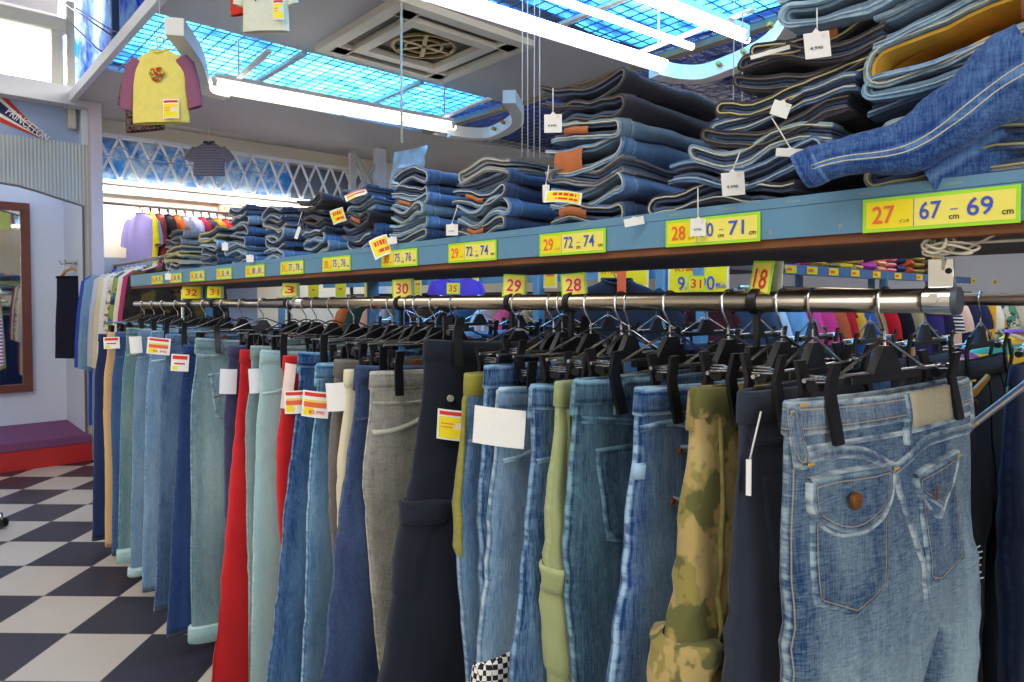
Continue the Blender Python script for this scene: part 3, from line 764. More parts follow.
# ------------------------------------------------------------------ trousers
class Pants:
    def __init__(s, hw=.19, L=.93, rise=.27, hip=.022, flare=.05, back=.02, hem=.105, th=.03, seed=0, N=40, lean=0, fold=.010, topth=.010, sag=.004, split=.5):
        s.__dict__.update(locals())
        s.front = [(-.22 - (L - .22) * k, -(hw + hip + (flare - hip) * k)) for k in (1, .85, .7, .55, .4, .25, .1)] + [(-.22, -(hw + hip)), (-.05, -(hw + .003)), (0, -hw)]
        s.backp = [(-L, hw + back), (-.24, hw + hip), (-.05, hw + .004), (0, hw)]
        s.tht = [(-L, th * .62), (-L * .6, th * .8), (-rise, th), (-.08, th * .62), (0, topth)]
    def ends(s, z): return interp(s.front, z), interp(s.backp, z)
    def wr(s, x, z, q):
        """cloth folds: long vertical pleats plus short creases, as a push along y"""
        k = s.fold * sm(0, -.12, z)
        v = k * 1.3 * noise.noise((x * 9 + q * 3, z * 1.6, s.seed * 3.1)) + k * .55 * noise.noise((x * 16, z * 13 + x * 14, s.seed + 9.3))
        cr = math.exp(-((z + s.rise) / .09) ** 2) * .5 + math.exp(-((z + s.L * .58) / .09) ** 2) * .5
        return v + cr * k * .6 * sin(z * 95 + x * 60 * (1 if q > 0 else -1) + s.seed)
    def pos(s, a, z, side=None):
        """a: angle, 0 = back edge (+x), pi = aisle edge (-x), 3pi/2 = face towards the camera; side None = torso"""
        xf, xb = s.ends(z); t = interp(s.tht, z)
        c, sn = cos(a), sin(a)
        sg = lambda v, e: math.copysign(abs(v) ** e, v)
        k_ = (2 * s.split - 1) * sm(-.04, -s.rise, z)
        cc = sg(c, .8); T = Vector(((xf + xb) / 2 + (xb - xf) / 2 * (cc + k_ * (1 - cc * cc)), t * sg(sn, .72), z))
        if side is not None and z < -s.rise:
            d = (-s.rise - z) / (s.L - s.rise)
            half = (xb - xf) / 2 * (s.split if side < 0 else 1 - s.split)
            lw = half + (s.hem - half) * sm(0, .75, d) if s.hem < half else half + (s.hem - half) * d ** 1.5
            cx = xf + lw if side < 0 else xb - lw
            E = Vector((cx + lw * sg(c, .85), t * sg(sn, .8) * 1.05, z))
            outer = (c <= 1e-6 and side < 0) or (c >= -1e-6 and side > 0)
            if outer: D = T.copy()
            else:
                xm = (interp(s.front, -s.rise) + interp(s.backp, -s.rise)) / 2 + (2 * s.split - 1) * (interp(s.backp, -s.rise) - interp(s.front, -s.rise)) / 2
                D = Vector((xm, t * sn, z))
            T = D.lerp(E, sm(0, .16, d))
            T.y += side * .006 * sm(0, .4, d)
        y = s.wr(T.x, z, 1 if sn >= 0 else -1)
        T.y += y; T.x += s.fold * .5 * noise.noise((z * 4, s.seed, a * .6)) * sm(-.02, -.2, z) + s.lean * (-z / s.L)
        T.y += .012 * noise.noise((z * 2.1, s.seed * 1.7, 3.3)) * sm(-.1, -.6, z)
        T.z += s.sag * sin(PI * (T.x / s.hw * .5 + .5)) * -1 * sm(-.08, 0, z)
        return T
    def nrm(s, a, z, side=None):
        e = .02
        da = s.pos(a + e, z, side) - s.pos(a - e, z, side); dz = s.pos(a, z + .004, side) - s.pos(a, z - .004, side)
        n = da.cross(dz); n = n.normalized() if n.length > 1e-9 else Vector((cos(a), sin(a), 0))
        return n
    def body(s, R1=12, R2=24):
        N = s.N; K = max(3, N // 8); mb = MB(); q = N // 4
        vs = []; uv = []; fs = []
        def arc(loop_pts):
            return loop_pts
        zs = [-s.rise * (i / R1) for i in range(R1 + 1)]
        for z in [-.03] + zs:
            for i in range(N):
                a = 2 * PI * i / N; P = s.pos(a, z)
                if len(vs) < N: P = P + Vector((-cos(a) * .003, -sin(a) * .003, 0))
                vs.append(P); xf, xb = s.ends(z); t = interp(s.tht, z)
        def arcs(idx, seams):
            m = len(idx); cum = [0]
            for i in range(m): cum.append(cum[-1] + (vs[idx[(i + 1) % m]] - vs[idx[i]]).length)
            tot = cum[-1]
            return [min(min(abs(cum[i] - cum[q_]), tot - abs(cum[i] - cum[q_])) for q_ in seams) for i in range(m)]
        for r in range(R1 + 2):
            uv += [(u_, vs[r * N][2]) for u_ in arcs(list(range(r * N, r * N + N)), (0, N // 2))]
        rows = R1 + 2
        for r in range(rows - 1):
            for i in range(N):
                j = (i + 1) % N; fs.append((r * N + i, r * N + j, (r + 1) * N + j, (r + 1) * N + i))
        base = (rows - 1) * N
        br = len(vs)
        A, B = vs[base + q], vs[base + 3 * q]
        for k in range(K):
            vs.append(A.lerp(B, (k + 1) / (K + 1))); uv.append((.1, -s.rise))
        Rl = [base + (3 * q + i) % N for i in range(N // 2 + 1)] + [br + k for k in range(K)]
        Ll = [base + q + i for i in range(N // 2 + 1)] + [br + K - 1 - k for k in range(K)]
        for side, lp in ((1, Rl), (-1, Ll)):
            M = len(lp); prev = lp
            a0 = -PI / 2 if side > 0 else PI / 2
            angs = [a0 + PI * i / (N // 2) for i in range(N // 2 + 1)] + [a0 + PI + PI * (k + 1) / (K + 1) for k in range(K)]
            steps = [(r / R2) for r in range(1, R2 + 1)] + ['in']
            for d in steps:
                z = -s.rise - (s.L - s.rise) * (d if d != 'in' else .975); cur = []
                for a in angs:
                    P = s.pos(a, z, side)
                    if d == 'in': P = P - s.nrm(a, z, side) * .002
                    cur.append(len(vs)); vs.append(P)
                    out = (cos(a) < 0) == (side < 0)
                    t = interp(s.tht, z); e = s.pos(PI if side < 0 else 0, z, side).x; e2 = s.pos(0 if side < 0 else PI, z, side).x
                    u = min(abs(P.x - e), abs(P.x - e2)) if abs(sin(a)) > .3 else abs(sin(a)) * t * .8
                uv += [(u_, z) for u_ in arcs(cur, (N // 4, N // 2 + (K + 1) // 2))]
                for i in range(M):
                    j = (i + 1) % M; fs.append((prev[i], prev[j], cur[j], cur[i]))
                prev = cur
        s.verts, s.faces = vs, fs
        mb.add(vs, fs, 0, uv)
        s.bvh = BVHTree.FromPolygons([tuple(v) for v in vs], fs)
        return mb
    def shell(s, a0, a1, z0, z1, off, side=None, na=6, nz=6, closed=False, fn=None, edge=.006):
        """a raised piece of cloth lying on the surface between two angles and heights"""
        mb = MB(); vs = []; uv = []
        for j in range(nz + 1):
            for i in range(na + 1):
                u_, v_ = (0 if i == 0 else 1 if i == na else .05 + .9 * (i - 1) / max(1, na - 2)) if not closed and na > 2 else i / na, (0 if j == 0 else 1 if j == nz else .05 + .9 * (j - 1) / max(1, nz - 2)) if nz > 2 else j / nz
                a = a0 + (a1 - a0) * u_; z = z0 + (z1 - z0) * v_
                if fn: a, z = fn(u_, v_, a, z)
                n = s.nrm(a, z, side); P = s.pos(a, z, side)
                rim = (j in (0, nz)) or (not closed and i in (0, na))
                vs.append(P + n * (.0005 if rim else off))
                eu = min(v_, 1 - v_) * abs(z1 - z0)
                if not closed: eu = min(eu, min(u_, 1 - u_) * abs(a1 - a0) * (s.hw * .7))
                uv.append((eu, z))
        fs = [(j * (na + 1) + i, j * (na + 1) + i + 1, (j + 1) * (na + 1) + i + 1, (j + 1) * (na + 1) + i) for j in range(nz) for i in range(na)]
        return mb.add(vs, fs, 0, uv)
    def hit(s, x, z, dy=0):
        h = s.bvh.ray_cast(Vector((x, -.5, z)), Vector((0, 1, 0)))
        if h[0] is None:
            h = s.bvh.find_nearest(Vector((x, -.02, z)))
        return h[0]
    def patch(s, fn, nx=10, nz=10, off=.003, dark=None):
        """fn(u,v) -> x,z outline on the camera-facing side"""
        mb = MB(); vs = []; uv = []
        for j in range(nz + 1):
            for i in range(nx + 1):
                u_, v_ = (0 if i == 0 else 1 if i == nx else .025 + .95 * (i - 1) / (nx - 2)), (0 if j == 0 else 1 if j == nz else .025 + .95 * (j - 1) / (nz - 2))
                x, z = fn(u_, v_); P = s.hit(x, z)
                rim = i in (0, nx) or j in (0, nz)
                vs.append(P + Vector((0, -(.0002 if rim else off), 0)))
                xa, za = fn(0, v_); xb, zb = fn(1, v_); xc, zc = fn(u_, 0); xd, zd = fn(u_, 1)
                uv.append((min(abs(x - xa), abs(x - xb), abs(z - zc), abs(z - zd)), z))
        fs = [(j * (nx + 1) + i, j * (nx + 1) + i + 1, (j + 1) * (nx + 1) + i + 1, (j + 1) * (nx + 1) + i) for j in range(nz) for i in range(nx)]
        return mb.add(vs, fs, 0, uv)
    def ribbon(s, pts, wd=.009, off=.0022, n=24):
        """a raised seam along x,z points on the camera-facing side"""
        P = [Vector((x, 0, z)) for x, z in pts]
        # resample with Catmull-Rom
        out = []
        for i in range(len(P) - 1):
            p0, p1, p2, p3 = P[max(i - 1, 0)], P[i], P[i + 1], P[min(i + 2, len(P) - 1)]
            m = max(2, n // (len(P) - 1))
            for k in range(m):
                t = k / m
                out.append(.5 * ((2 * p1) + (p2 - p0) * t + (2 * p0 - 5 * p1 + 4 * p2 - p3) * t * t + (3 * p1 - p0 - 3 * p2 + p3) * t ** 3))
        out.append(P[-1])
        mb = MB(); vs = []; uv = []
        for i, p in enumerate(out):
            d = (out[min(i + 1, len(out) - 1)] - out[max(i - 1, 0)]).normalized(); w = Vector((-d.z, 0, d.x))
            for k in (-1, -.5, 0, .5, 1):
                x = p + w * (wd / 2 * k); h = s.hit(x.x, x.z)
                vs.append(h + Vector((0, -(off * (1 - abs(k) ** 3) + .0003), 0)))
                uv.append((wd / 2 * (1 - abs(k)), i * .004))
        fs = [(i * 5 + k, i * 5 + k + 1, (i + 1) * 5 + k + 1, (i + 1) * 5 + k) for i in range(len(out) - 1) for k in range(4)]
        return mb.add(vs, fs, 0, uv)
def pocket_fn(x0, x1, zt, zb, tip=.02, taper=.008):
    def f(u, v):
        xa = x0 + taper * v; xb = x1 - taper * v
        return xa + (xb - xa) * u, zt + (zb - zt) * v - tip * v * (1 - abs(2 * u - 1))
    return f

def make_pants(name, label, x_top, y_top, cloth, x_bot=None, hw=.185, yaw=0, L=.965, hip=.02, seed=0, look='front', trim=None, feats=(), N=40, flare=None, hem=.11,
               group=None, split=.5, p0=.70, band=None, cat='trousers', hang=True, fold=.010, hlabel=None, th=.03, backpipe=False, rise=.27, t=None, stitch=.006, topth=.010):
    P0 = PB if backpipe else PP
    if t is None: t = t_of(x_top, p0, y_top)
    zt = at(x_top, y_top, p=p0).z
    if x_bot is not None:
        q_ = at(x_bot, 640, t=t); d_ = p0 - q_.x; zm = min(L, max(.34, zt - q_.z)); flare = min(.16, max(-.06, hip + (d_ - hip) * (L - .22) / (zm - .22)))
    if flare is None: flare = .05
    o = thing(name, label, cat, (p0 + hw * cos(yaw), t + hw * sin(yaw), zt), yaw, group)
    rn = random.Random(seed * 7 + 1)
    if topth == .010: topth = rn.choice([.010, .014, .020, .026])
    s = Pants(hw, L, rise, hip, flare, .02, hem, th, seed, N, 0, fold, topth, sag=rn.uniform(.003, .014), split=split)
    s.body().build('body', cloth, o)
    trim = trim or cloth
    # waistband
    wb_ = MB(); vs = []; uv = []; nA = N
    rows = [(-.036, .0004), (-.034, .003), (-.018, .0034), (-.001, .003), (.0012, .0012), (-.001, -.001), (-.03, -.0016)]
    for z, off in rows:
        for i in range(nA):
            a = 2 * PI * i / nA; P = s.pos(a, min(z, 0)) + s.nrm(a, min(z, -.005)) * off
            P.z += max(0, z); vs.append(P); uv.append((min(abs(z), abs(z + .036)), z))
    fs = [(r * nA + i, r * nA + (i + 1) % nA, (r + 1) * nA + (i + 1) % nA, (r + 1) * nA + i) for r in range(len(rows) - 1) for i in range(nA)]
    wb_.add(vs, fs, 0, uv).build('waistband', band or trim, o)
    if 'loops' in feats:
        for a in (PI * .985, PI * 1.30, PI * 1.68):
            s.shell(a - .055 * .19 / hw, a + .055 * .19 / hw, -.001, -.052, .0055, na=3, nz=8).build('belt_loop', trim, o)
    if look == 'back':
        s.ribbon([(-hw * .98, -.055), (-hw * .5, -.066), (0, -.086)], .010).build('yoke_seam', trim, o)
        s.ribbon([(hw * .98, -.055), (hw * .5, -.066), (0, -.086)], .010).build('yoke_seam', trim, o)
        s.ribbon([(0, -.036), (0, -.15), (.0, -rise + .01)], .010).build('seat_seam', trim, o)
        for q in (-1, 1):
            s.patch(pocket_fn(q * hw * .50 - .066, q * hw * .50 + .066, -.098, -.225)).build('back_pocket', trim, o)
    elif look == 'front':
        s.ribbon([(0, -.036), (0, -.12), (-.004, -.21)], .012).build('fly_seam', trim, o)
        s.ribbon([(.022, -.038), (.024, -.13), (.006, -.19)], .006).build('fly_stitching', trim, o)
        for q in (-1, 1):
            s.ribbon([(q * hw * .50, -.038), (q * hw * .58, -.075), (q * hw * .78, -.105), (q * hw * 1.02, -.112)], .008).build('pocket_seam', trim, o)
        b = s.hit(0.0, -.016)
        MB().tube([b + Vector((0, -.009, 0)), b + Vector((0, -.003, 0))], [.0075, .0085], 12).build('button', M_['copper'], o, True, sharp=40)
    elif look == 'plain':
        s.ribbon([(0, -.036), (0, -.12), (0, -rise + .02)], .006).build('fly_seam', trim, o)
    if hang:
        hanger((P0, o.location.y + (P0 - p0 - hw * cos(yaw)) * math.tan(yaw), ZR(t)), yaw, hlabel or ('clip hanger holding ' + label.split(',')[0].replace(' the ', ' ')), min(hw - .045, .14), zt - ZR(t) + .012, thick=topth)
    return o, s
# ------------------------------------------------------------------ the front row, from the camera to the far end
G = None
D = denim
cl = dict(
 p1=D('faded_crosshatch_denim', '#163a66', '#a2bcc6', .34, .5, .5, .7, '#d8c48c', .5, 1, .5, .45),
 p1trim=D('pale_denim_trim', '#2c4e74', '#bccbd0', .34, .6, .3, .7, '#dcc27a', 0, 1, .5, .5),
 charcoal=D('charcoal_twill', '#262c3a', '#3a4252', .35, .3, .1, .25, '#444', .05, 2, .2),
 camo=None,
 mid=D('mid_blue_denim', '#123a72', '#9cc0dc', .30, .5, .15, 1.0, '#c9a65a', .2, 4, .45),
 teal=D('dark_teal_denim', '#1c3a54', '#7ba4b8', .34, .7, .15, .8, '#9fb4b8', .1, 5, .4),
 sage=D('sage_cotton', '#8d9866', '#b7bf90', .45, .2, .1, .35, '#7a8050', .05, 6, .3),
 blue7=D('flecked_blue_denim', '#153a68', '#86accc', .32, .95, .1, .8, '#b08850', .1, 7, .3),
 pale8=D('pale_washed_denim', '#2f5c88', '#b4ced8', .40, .5, .1, .7, '#c8a468', .3, 8, .5),
 olive9=D('washed_blue_denim', '#285282', '#9abcd2', .40, .5, .1, .7, '#c0b060', .2, 9, .4),
 black10=D('black_navy_twill', '#181d29', '#2b3240', .35, .25, .1, .2, '#303848', 0, 10, .2),
 grey11=D('grey_denim', '#62625e', '#bdbbb0', .55, .6, .45, .7, '#d0cbb8', .2, 11, .4),
 navy12=D('navy_flared_denim', '#1e2f54', '#5a719c', .38, .5, .3, .4, '#56648a', .1, 12, .3),
 cream13=D('cream_cotton', '#cfc6a4', '#e6dfc4', .5, .2, .1, .4, '#a89a70', 0, 13, .3),
 taupe14=D('taupe_twill', '#57524e', '#86807a', .4, .4, .1, .4, '#807868', 0, 14, .3),
 blue15=D('light_blue_denim', '#235684', '#9cc2d6', .36, .5, .1, 1.0, '#b89858', .25, 15, .4),
 dark16=D('whiskered_blue_denim', '#0e3468', '#7aa8d2', .28, .5, .1, .8, '#b89858', .35, 16, .45),
 red17=D('red_cotton', '#c01c22', '#d8343a', .4, .2, .1, .3, '#a01018', 0, 17, .3),
 mint18=D('mint_washed_denim', '#7faab4', '#bcd8d4', .5, .4, .1, .6, '#a88a58', .15, 18, .4),
 grey19=D('grey_green_denim', '#5f7a88', '#a2b4ae', .45, .4, .1, .6, '#a88a58', .1, 19, .4),
 plum21=D('plum_navy_denim', '#2e2f52', '#5a5e84', .4, .4, .1, .5, '#70607a', .1, 21, .3),
 light22=D('grey_blue_washed_denim', '#416578', '#a8c2c4', .42, .5, .2, .6, '#9a7a58', .25, 22, .4),
 navy23=D('dark_indigo_denim', '#162d5e', '#4668a2', .35, .4, .1, .5, '#8a7850', .1, 23, .35),
 blue24=D('crinkled_blue_denim', '#22406a', '#7d9dbc', .38, .6, .1, .6, '#8a7850', .25, 24, .6),
 lt25=D('sky_washed_denim', '#3a6894', '#aac8dc', .42, .5, .1, .8, '#9a8050', .2, 25, .4),
 lt26=D('soft_blue_denim', '#3c648e', '#a4c2d6', .40, .5, .1, .8, '#9a8050', .2, 26, .4),
 green27=D('greenish_faded_denim', '#35647a', '#9cb8ae', .42, .5, .1, .9, '#a8a080', .2, 27, .4),
 blue28=D('plain_blue_denim', '#27487c', '#5f82b0', .38, .4, .1, .5, '#8a7850', .1, 28, .3),
 tan29=D('tan_cotton', '#c9a06a', '#e0bf8e', .5, .2, .1, .3, '#a8804a', 0, 29, .3),
 navy30=D('ink_blue_denim', '#1a2750', '#38497a', .35, .4, .1, .4, '#6a5a7a', .05, 30, .3),
 olivetrim=D('olive_binding', '#7c7a2a', '#a8a24a', .5, .2, .1, .3, '#6a6820', 0, 31, .2),
 olivecargo=D('khaki_cotton', '#8a8248', '#b8ad6c', .5, .2, .1, .5, '#6e6636', 0, 33, .3),
)
# camouflage cloth: khaki, sand and olive patches
cb_ = NB('camouflage_cotton'); o_ = cb_.obj(); n1 = cb_.noise(o_, (24, 24, 17), 3, 4, .5); n2 = cb_.noise(o_, (17, 19, 15), 3, 11, .55); n3 = cb_.noise(o_, (400, 400, 400), 1)
c_ = cb_.mix(cb_.step(n1, .49, .53), lin('#b09a62'), lin('#93874a')); c_ = cb_.mix(cb_.step(n2, .54, .58), c_, lin('#66663a')); c_ = cb_.mix(cb_.step(n2, .40, .36), c_, lin('#b8a46c'))
cl['camo'] = cb_.bsdf(c_, .9, 0, n3, .3, .0005, .2, .15)
ck = NB('checker_print'); ch_ = ck.n('ShaderNodeTexChecker'); ch_.inputs['Scale'].default_value = 1
mp_ = ck.n('ShaderNodeMapping'); ck.put(mp_.inputs[0], ck.obj()); mp_.inputs['Scale'].default_value = (125, 125, 125); mp_.inputs['Location'].default_value = (.31, .37, .21)
ck.nt.links.new(mp_.outputs[0], ch_.inputs['Vector']); ch_.inputs[1].default_value = lin('#e8e8e4'); ch_.inputs[2].default_value = lin('#16161a')
m_check = ck.bsdf(ch_.outputs[0], .85)

R = {}
def mk(key, *a, **k): R[key] = make_pants(*a, **k); return R[key]
# 1 nearest: faded jeans seen from the back, flap pockets
o, s = mk(1, 'jeans', 'faded blue jeans with buttoned flap pockets, nearest the camera on the rail', 787, 402, cl['p1'], None, hw=.205, yaw=rad(-8), seed=1, look='none', trim=cl['p1trim'],
          flare=.0, hip=.002, hem=.12, N=56, fold=.009, p0=.697, th=.034, rise=.285, topth=.012, split=.67)
s.shell(PI * 1.0, PI * 1.10, -.0005, -.070, .006, na=4, nz=10, fn=lambda u, v, a, z: (a + .20 * v, z)).build('belt_loop', cl['p1trim'], o)
s.shell(PI * 1.92, PI * 1.97, -.0005, -.066, .006, na=4, nz=10).build('belt_loop', cl['p1trim'], o)
s.ribbon([(.012, -.004), (.016, -.03), (.004, -.052), (.002, -.066)], .013, .006, 30).build('belt_loop', cl['p1trim'], o)
s.ribbon([(-.204, -.050), (-.1, -.050), (.0, -.052), (.1, -.050), (.205, -.048)], .006, .0018, 36).build('waist_seam', cl['p1trim'], o)
for P_ in ([(-.19, -.072), (-0.180, -.059), (-0.096, -.064), (-0.027, -.092)], [(.205, -.068), (0.105, -.066), (0.047, -.068), (0.005, -.082), (-0.027, -.094)]):
    s.ribbon(P_, .014, .003, 36).build('yoke_seam', cl['p1trim'], o)
s.ribbon([(-0.027, -.092), (-0.005, -.144), (0.028, -.222), (0.033, -.262)], .010, .0028, 36).build('seat_seam', cl['p1trim'], o)
def patchfn(TL, TR, BR, BL, tip=0, low=0):
    def f(u, v):
        a = (TL[0] + (TR[0] - TL[0]) * u, TL[1] + (TR[1] - TL[1]) * u); b_ = (BL[0] + (BR[0] - BL[0]) * u, BL[1] + (BR[1] - BL[1]) * u)
        return a[0] + (b_[0] - a[0]) * v, a[1] + (b_[1] - a[1]) * v - low * v * sin(PI * u) - tip * v * (1 - abs(2 * u - 1))
    return f
s.patch(patchfn((-0.184, -.088), (-0.042, -.090), (-0.056, -.222), (-0.182, -.216), .022), 16, 16, .0035).build('back_pocket', cl['p1'], o)
s.patch(patchfn((-0.189, -.082), (-0.033, -.084), (-0.040, -.118), (-0.182, -.122), 0, .030), 16, 10, .0055).build('pocket_flap', cl['p1'], o)
s.ribbon([(-0.190, -.082), (-0.105, -.080), (-0.033, -.083)], .005, .0068, 24).build('flap_piping', cl['p1trim'], o)
s.ribbon([(-0.189, -.084), (-0.184, -.118), (-0.153, -.144), (-0.112, -.151), (-0.070, -.142), (-0.044, -.118), (-0.034, -.086)], .005, .007, 56).build('flap_piping', cl['p1trim'], o)
s.patch(patchfn((0.017, -.108), (0.125, -.098), (0.131, -.232), (0.035, -.246), .0), 12, 12, .0035).build('back_pocket', cl['p1'], o)
s.patch(patchfn((0.011, -.104), (0.133, -.090), (0.123, -.112), (0.021, -.128), .034, .0), 12, 8, .0055).build('pocket_flap', cl['p1'], o)
s.ribbon([(0.011, -.104), (0.065, -.094), (0.133, -.090)], .005, .0068, 24).build('flap_piping', cl['p1trim'], o)
s.ribbon([(0.012, -.106), (0.021, -.128), (0.055, -.160), (0.073, -.152), (0.121, -.112), (0.132, -.092)], .005, .007, 40).build('flap_piping', cl['p1trim'], o)
b = s.hit(-0.121, -.112)
MB().tube([b + Vector((0, -.009, 0)), b + Vector((0, -.0135, 0)), b + Vector((0, -.0145, 0))], [.0095, .0095, .007], 20).build('button', M_['copper'], o, True, sharp=40)
b = s.hit(0.047, -.128)
MB().box(b + Vector((0, -.010, 0)), (.003, .002, .018), M=None).build('buttonhole', M_['leather_dark'], o, False)
s.patch(patchfn((.020, -.001), (.130, -.001), (.124, -.046), (.014, -.048)), 10, 5, .0058).build('leather_patch', M_['tan_patch'], o)
for x_, z_ in ((-.196, -.002), (-.192, -.064), (.206, -.002), (.203, -.062), (-.036, -.088), (.128, -.094)):
    h_ = s.hit(x_, z_) + Vector((0, -.0085, 0)); MB().box(h_, (.011, .0015, .0026)).build('bartack', M_['gold'], o, False)
# worn side pocket on the thigh and a rip at the knee
s.shell(PI * .97, PI * 1.14, -.345, -.362, .006, -1, 4, 3).build('thigh_tape', cl['p1trim'], o)
s.patch(lambda u, v: (-.213 + .035 * u, -.366 - .1 * v), 4, 10, .005).build('thigh_pocket', cl['p1'], o)
rp = MB()
for i in range(9): 
    h_ = s.hit(.212 - .003 * (i % 3), -.235 - .006 * i); rp.tube([h_ + Vector((0, -.001, 0)), h_ + Vector((.012 + .004 * (i % 2), -.004, -.003 * (i % 3 - 1)))], .0012, 4)
rp.build('frayed_rip', M_['rim_pale'], o)

o, s = mk(2, 'trousers', 'smooth charcoal trousers between the camouflage cargos and the faded flap-pocket jeans', 742, 392, cl['charcoal'], 729, yaw=rad(2), seed=2, look='back')
price_tag(o, Matrix.Translation((-.192, -.012, -.092)) @ face_dir(PI + rad(70)), 'white', .007, .04)
string(o, (-.18, -.02, -.02), (-.192, -.013, -.074), 'tag_string', .0011)
o, s = mk(3, 'cargo_trousers', 'khaki camouflage cargo trousers with thigh pockets and pale belt loops', 694, 388, cl['camo'], 668, yaw=rad(-4), seed=3, look='none', trim=cl['camo'], band=cl['camo'], feats=('loops',), fold=.015)
s.ribbon([(-.150, -.036), (-.152, -.12), (-.158, -.25), (-.165, -.33)], .008).build('side_seam', cl['olivecargo'], o)
s.ribbon([(-.11, -.06), (-.06, -.075), (.02, -.085)], .009).build('yoke_seam', cl['olivecargo'], o)
s.patch(lambda u, v: (-.125 + .12 * u, -.09 - .04 * v - .012 * v * sin(PI * u)), 8, 5, .010).build('pocket_flap', cl['camo'], o)
s.patch(pocket_fn(-.12, -.01, -.10, -.23, .004, .002), 8, 8, .006).build('back_pocket', cl['camo'], o)
s.shell(PI * .80, PI * 1.22, -.31, -.50, .011, -1, 12, 12).build('thigh_pocket', cl['camo'], o)
s.shell(PI * .78, PI * 1.25, -.292, -.35, .017, -1, 12, 8, fn=lambda u, v, a, z: (a, z - .012 * v * sin(PI * u))).build('pocket_flap', cl['camo'], o)
o, s = mk(4, 'jeans', 'bright mid-blue jeans with a curved front pocket, left of the camouflage cargos', 637, 388, cl['mid'], 610, yaw=rad(-5), seed=4, look='none', N=48)
s.ribbon([(-.185, -.052), (-.12, -.05), (-.05, -.075), (.03, -.09)], .009, .0025, 30).build('yoke_seam', cl['mid'], o)
s.ribbon([(-.118, -.085), (-.09, -.088), (-.055, -.105), (-.02, -.125)], .010, .003, 30).build('pocket_seam', cl['mid'], o)
s.ribbon([(-.135, -.150), (-.10, -.158), (-.06, -.150), (-.02, -.125)], .012, .004, 30).build('pocket_seam', cl['p1trim'], o)
s.shell(PI * 1.0, PI * 1.13, -.095, -.116, .004, None, 4, 3).build('side_tape', cl['mid'], o)
for x_, z_ in ((-.12, -.087), (-.137, -.150)):
    h_ = s.hit(x_, z_); MB().tube([h_ + Vector((0, -.006, 0)), h_ + Vector((0, -.002, 0))], .0045, 8).build('rivet', M_['copper'], o, True, sharp=40)
o, s = mk(5, 'jeans', 'dark teal-blue jeans showing a stitched back pocket, right of the sage trousers', 577, 380, cl['teal'], 572, yaw=rad(-6), seed=5, look='back', feats=('loops',), trim=cl['teal'])
o, s = mk(6, 'cargo_trousers', 'sage green cotton cargo trousers among blue jeans', 557, 382, cl['sage'], 549, yaw=rad(6), seed=6, look='plain', fold=.013)
s.shell(PI * .72, PI * 1.18, -.27, -.42, .004, -1, 12, 12).build('thigh_pocket', cl['sage'], o)
s.shell(PI * .70, PI * 1.2, -.262, -.30, .006, -1, 12, 6).build('pocket_flap', cl['sage'], o)
s.ribbon([(-.17, -.04), (-.172, -.15), (-.176, -.25)], .006).build('side_seam', cl['sage'], o)
o, s = mk(7, 'jeans', 'flecked blue jeans with red and white selvedge edge, left of the sage trousers', 534, 385, cl['blue7'], 515, yaw=rad(-3), seed=7, look='front', feats=('loops',))
s.ribbon([(-.160, -.10), (-.164, -.16), (-.168, -.24)], .006, .003).build('selvedge_edge', M_['rim_pale'], o)
s.ribbon([(-.156, -.17), (-.159, -.22), (-.162, -.26)], .006, .004).build('selvedge_edge', M_['red_ink'], o)
o, s = mk(8, 'jeans', 'pale washed jeans with black and white checked knee patch', 500, 388, cl['pale8'], 479, yaw=rad(-6), seed=8, look='front', feats=('loops',))
s.shell(PI * .80, PI * 1.42, -.43, -.52, .005, -1, 12, 10, fn=lambda u, v, a, z: (a, z + .03 * u)).build('checked_patch', m_check, o)
price_tag(o, Matrix.Translation((-.205, -.026, -.055)) @ face_dir(rad(218), 0, rad(-4)), 'white', .082, .058)
o, s = mk(81, 'jeans', 'narrow blue jeans with a red button, half hidden behind the big white card', 486, 366, cl['blue7'], 482, yaw=rad(4), seed=81, look='front', hw=.17)
h_ = s.hit(-.148, -.135); MB().tube([h_ + Vector((0, -.008, 0)), h_ + Vector((0, -.001, 0))], .008, 12).build('button', M_['red_ink'], o, True, sharp=40)
o, s = mk(9, 'jeans', 'washed blue jeans with olive green waist binding, left of the big white card', 467, 374, cl['olive9'], 462, yaw=rad(-4), seed=9, look='front', band=cl['olivetrim'])
s.shell(PI * .96, PI * 1.03, -.03, -.30, .005, None, 3, 12).build('olive_binding', cl['olivetrim'], o)
o, s = mk(10, 'cargo_trousers', 'black-navy cargo trousers carrying the yellow price ticket', 425, 340, cl['black10'], 389, yaw=rad(-12), seed=10, look='plain', hw=.19, fold=.012)
s.shell(PI * .86, PI * 1.30, -.295, -.45, .006, -1, 12, 12).build('thigh_pocket', cl['black10'], o)
s.shell(PI * .84, PI * 1.32, -.285, -.325, .012, -1, 12, 6).build('pocket_flap', cl['black10'], o)
h_ = s.hit(-.15, -.105); MB().tube([h_ + Vector((0, -.006, 0)), h_ + Vector((0, -.001, 0))], .006, 12).build('button', M_['rim_pale'], o, True, sharp=40)
price_tag(o, Matrix.Translation((-.150, -.040, -.150)) @ face_dir(rad(225), 0, rad(-3)), 'yellow', .068, .054)
o, s = mk(11, 'jeans', 'grey denim jeans with a pale curved pocket edge', 371, 372, cl['grey11'], 375, yaw=rad(-9), seed=11, look='none', flare=.03)
s.ribbon([(-.185, -.062), (-.12, -.066), (-.04, -.064), (.05, -.066)], .008, .0025).build('yoke_seam', cl['grey11'], o)
s.ribbon([(-.188, -.120), (-.14, -.118), (-.09, -.105), (-.055, -.075), (-.048, -.04)], .011, .005, 40).build('pocket_seam', M_['rim_pale'], o)
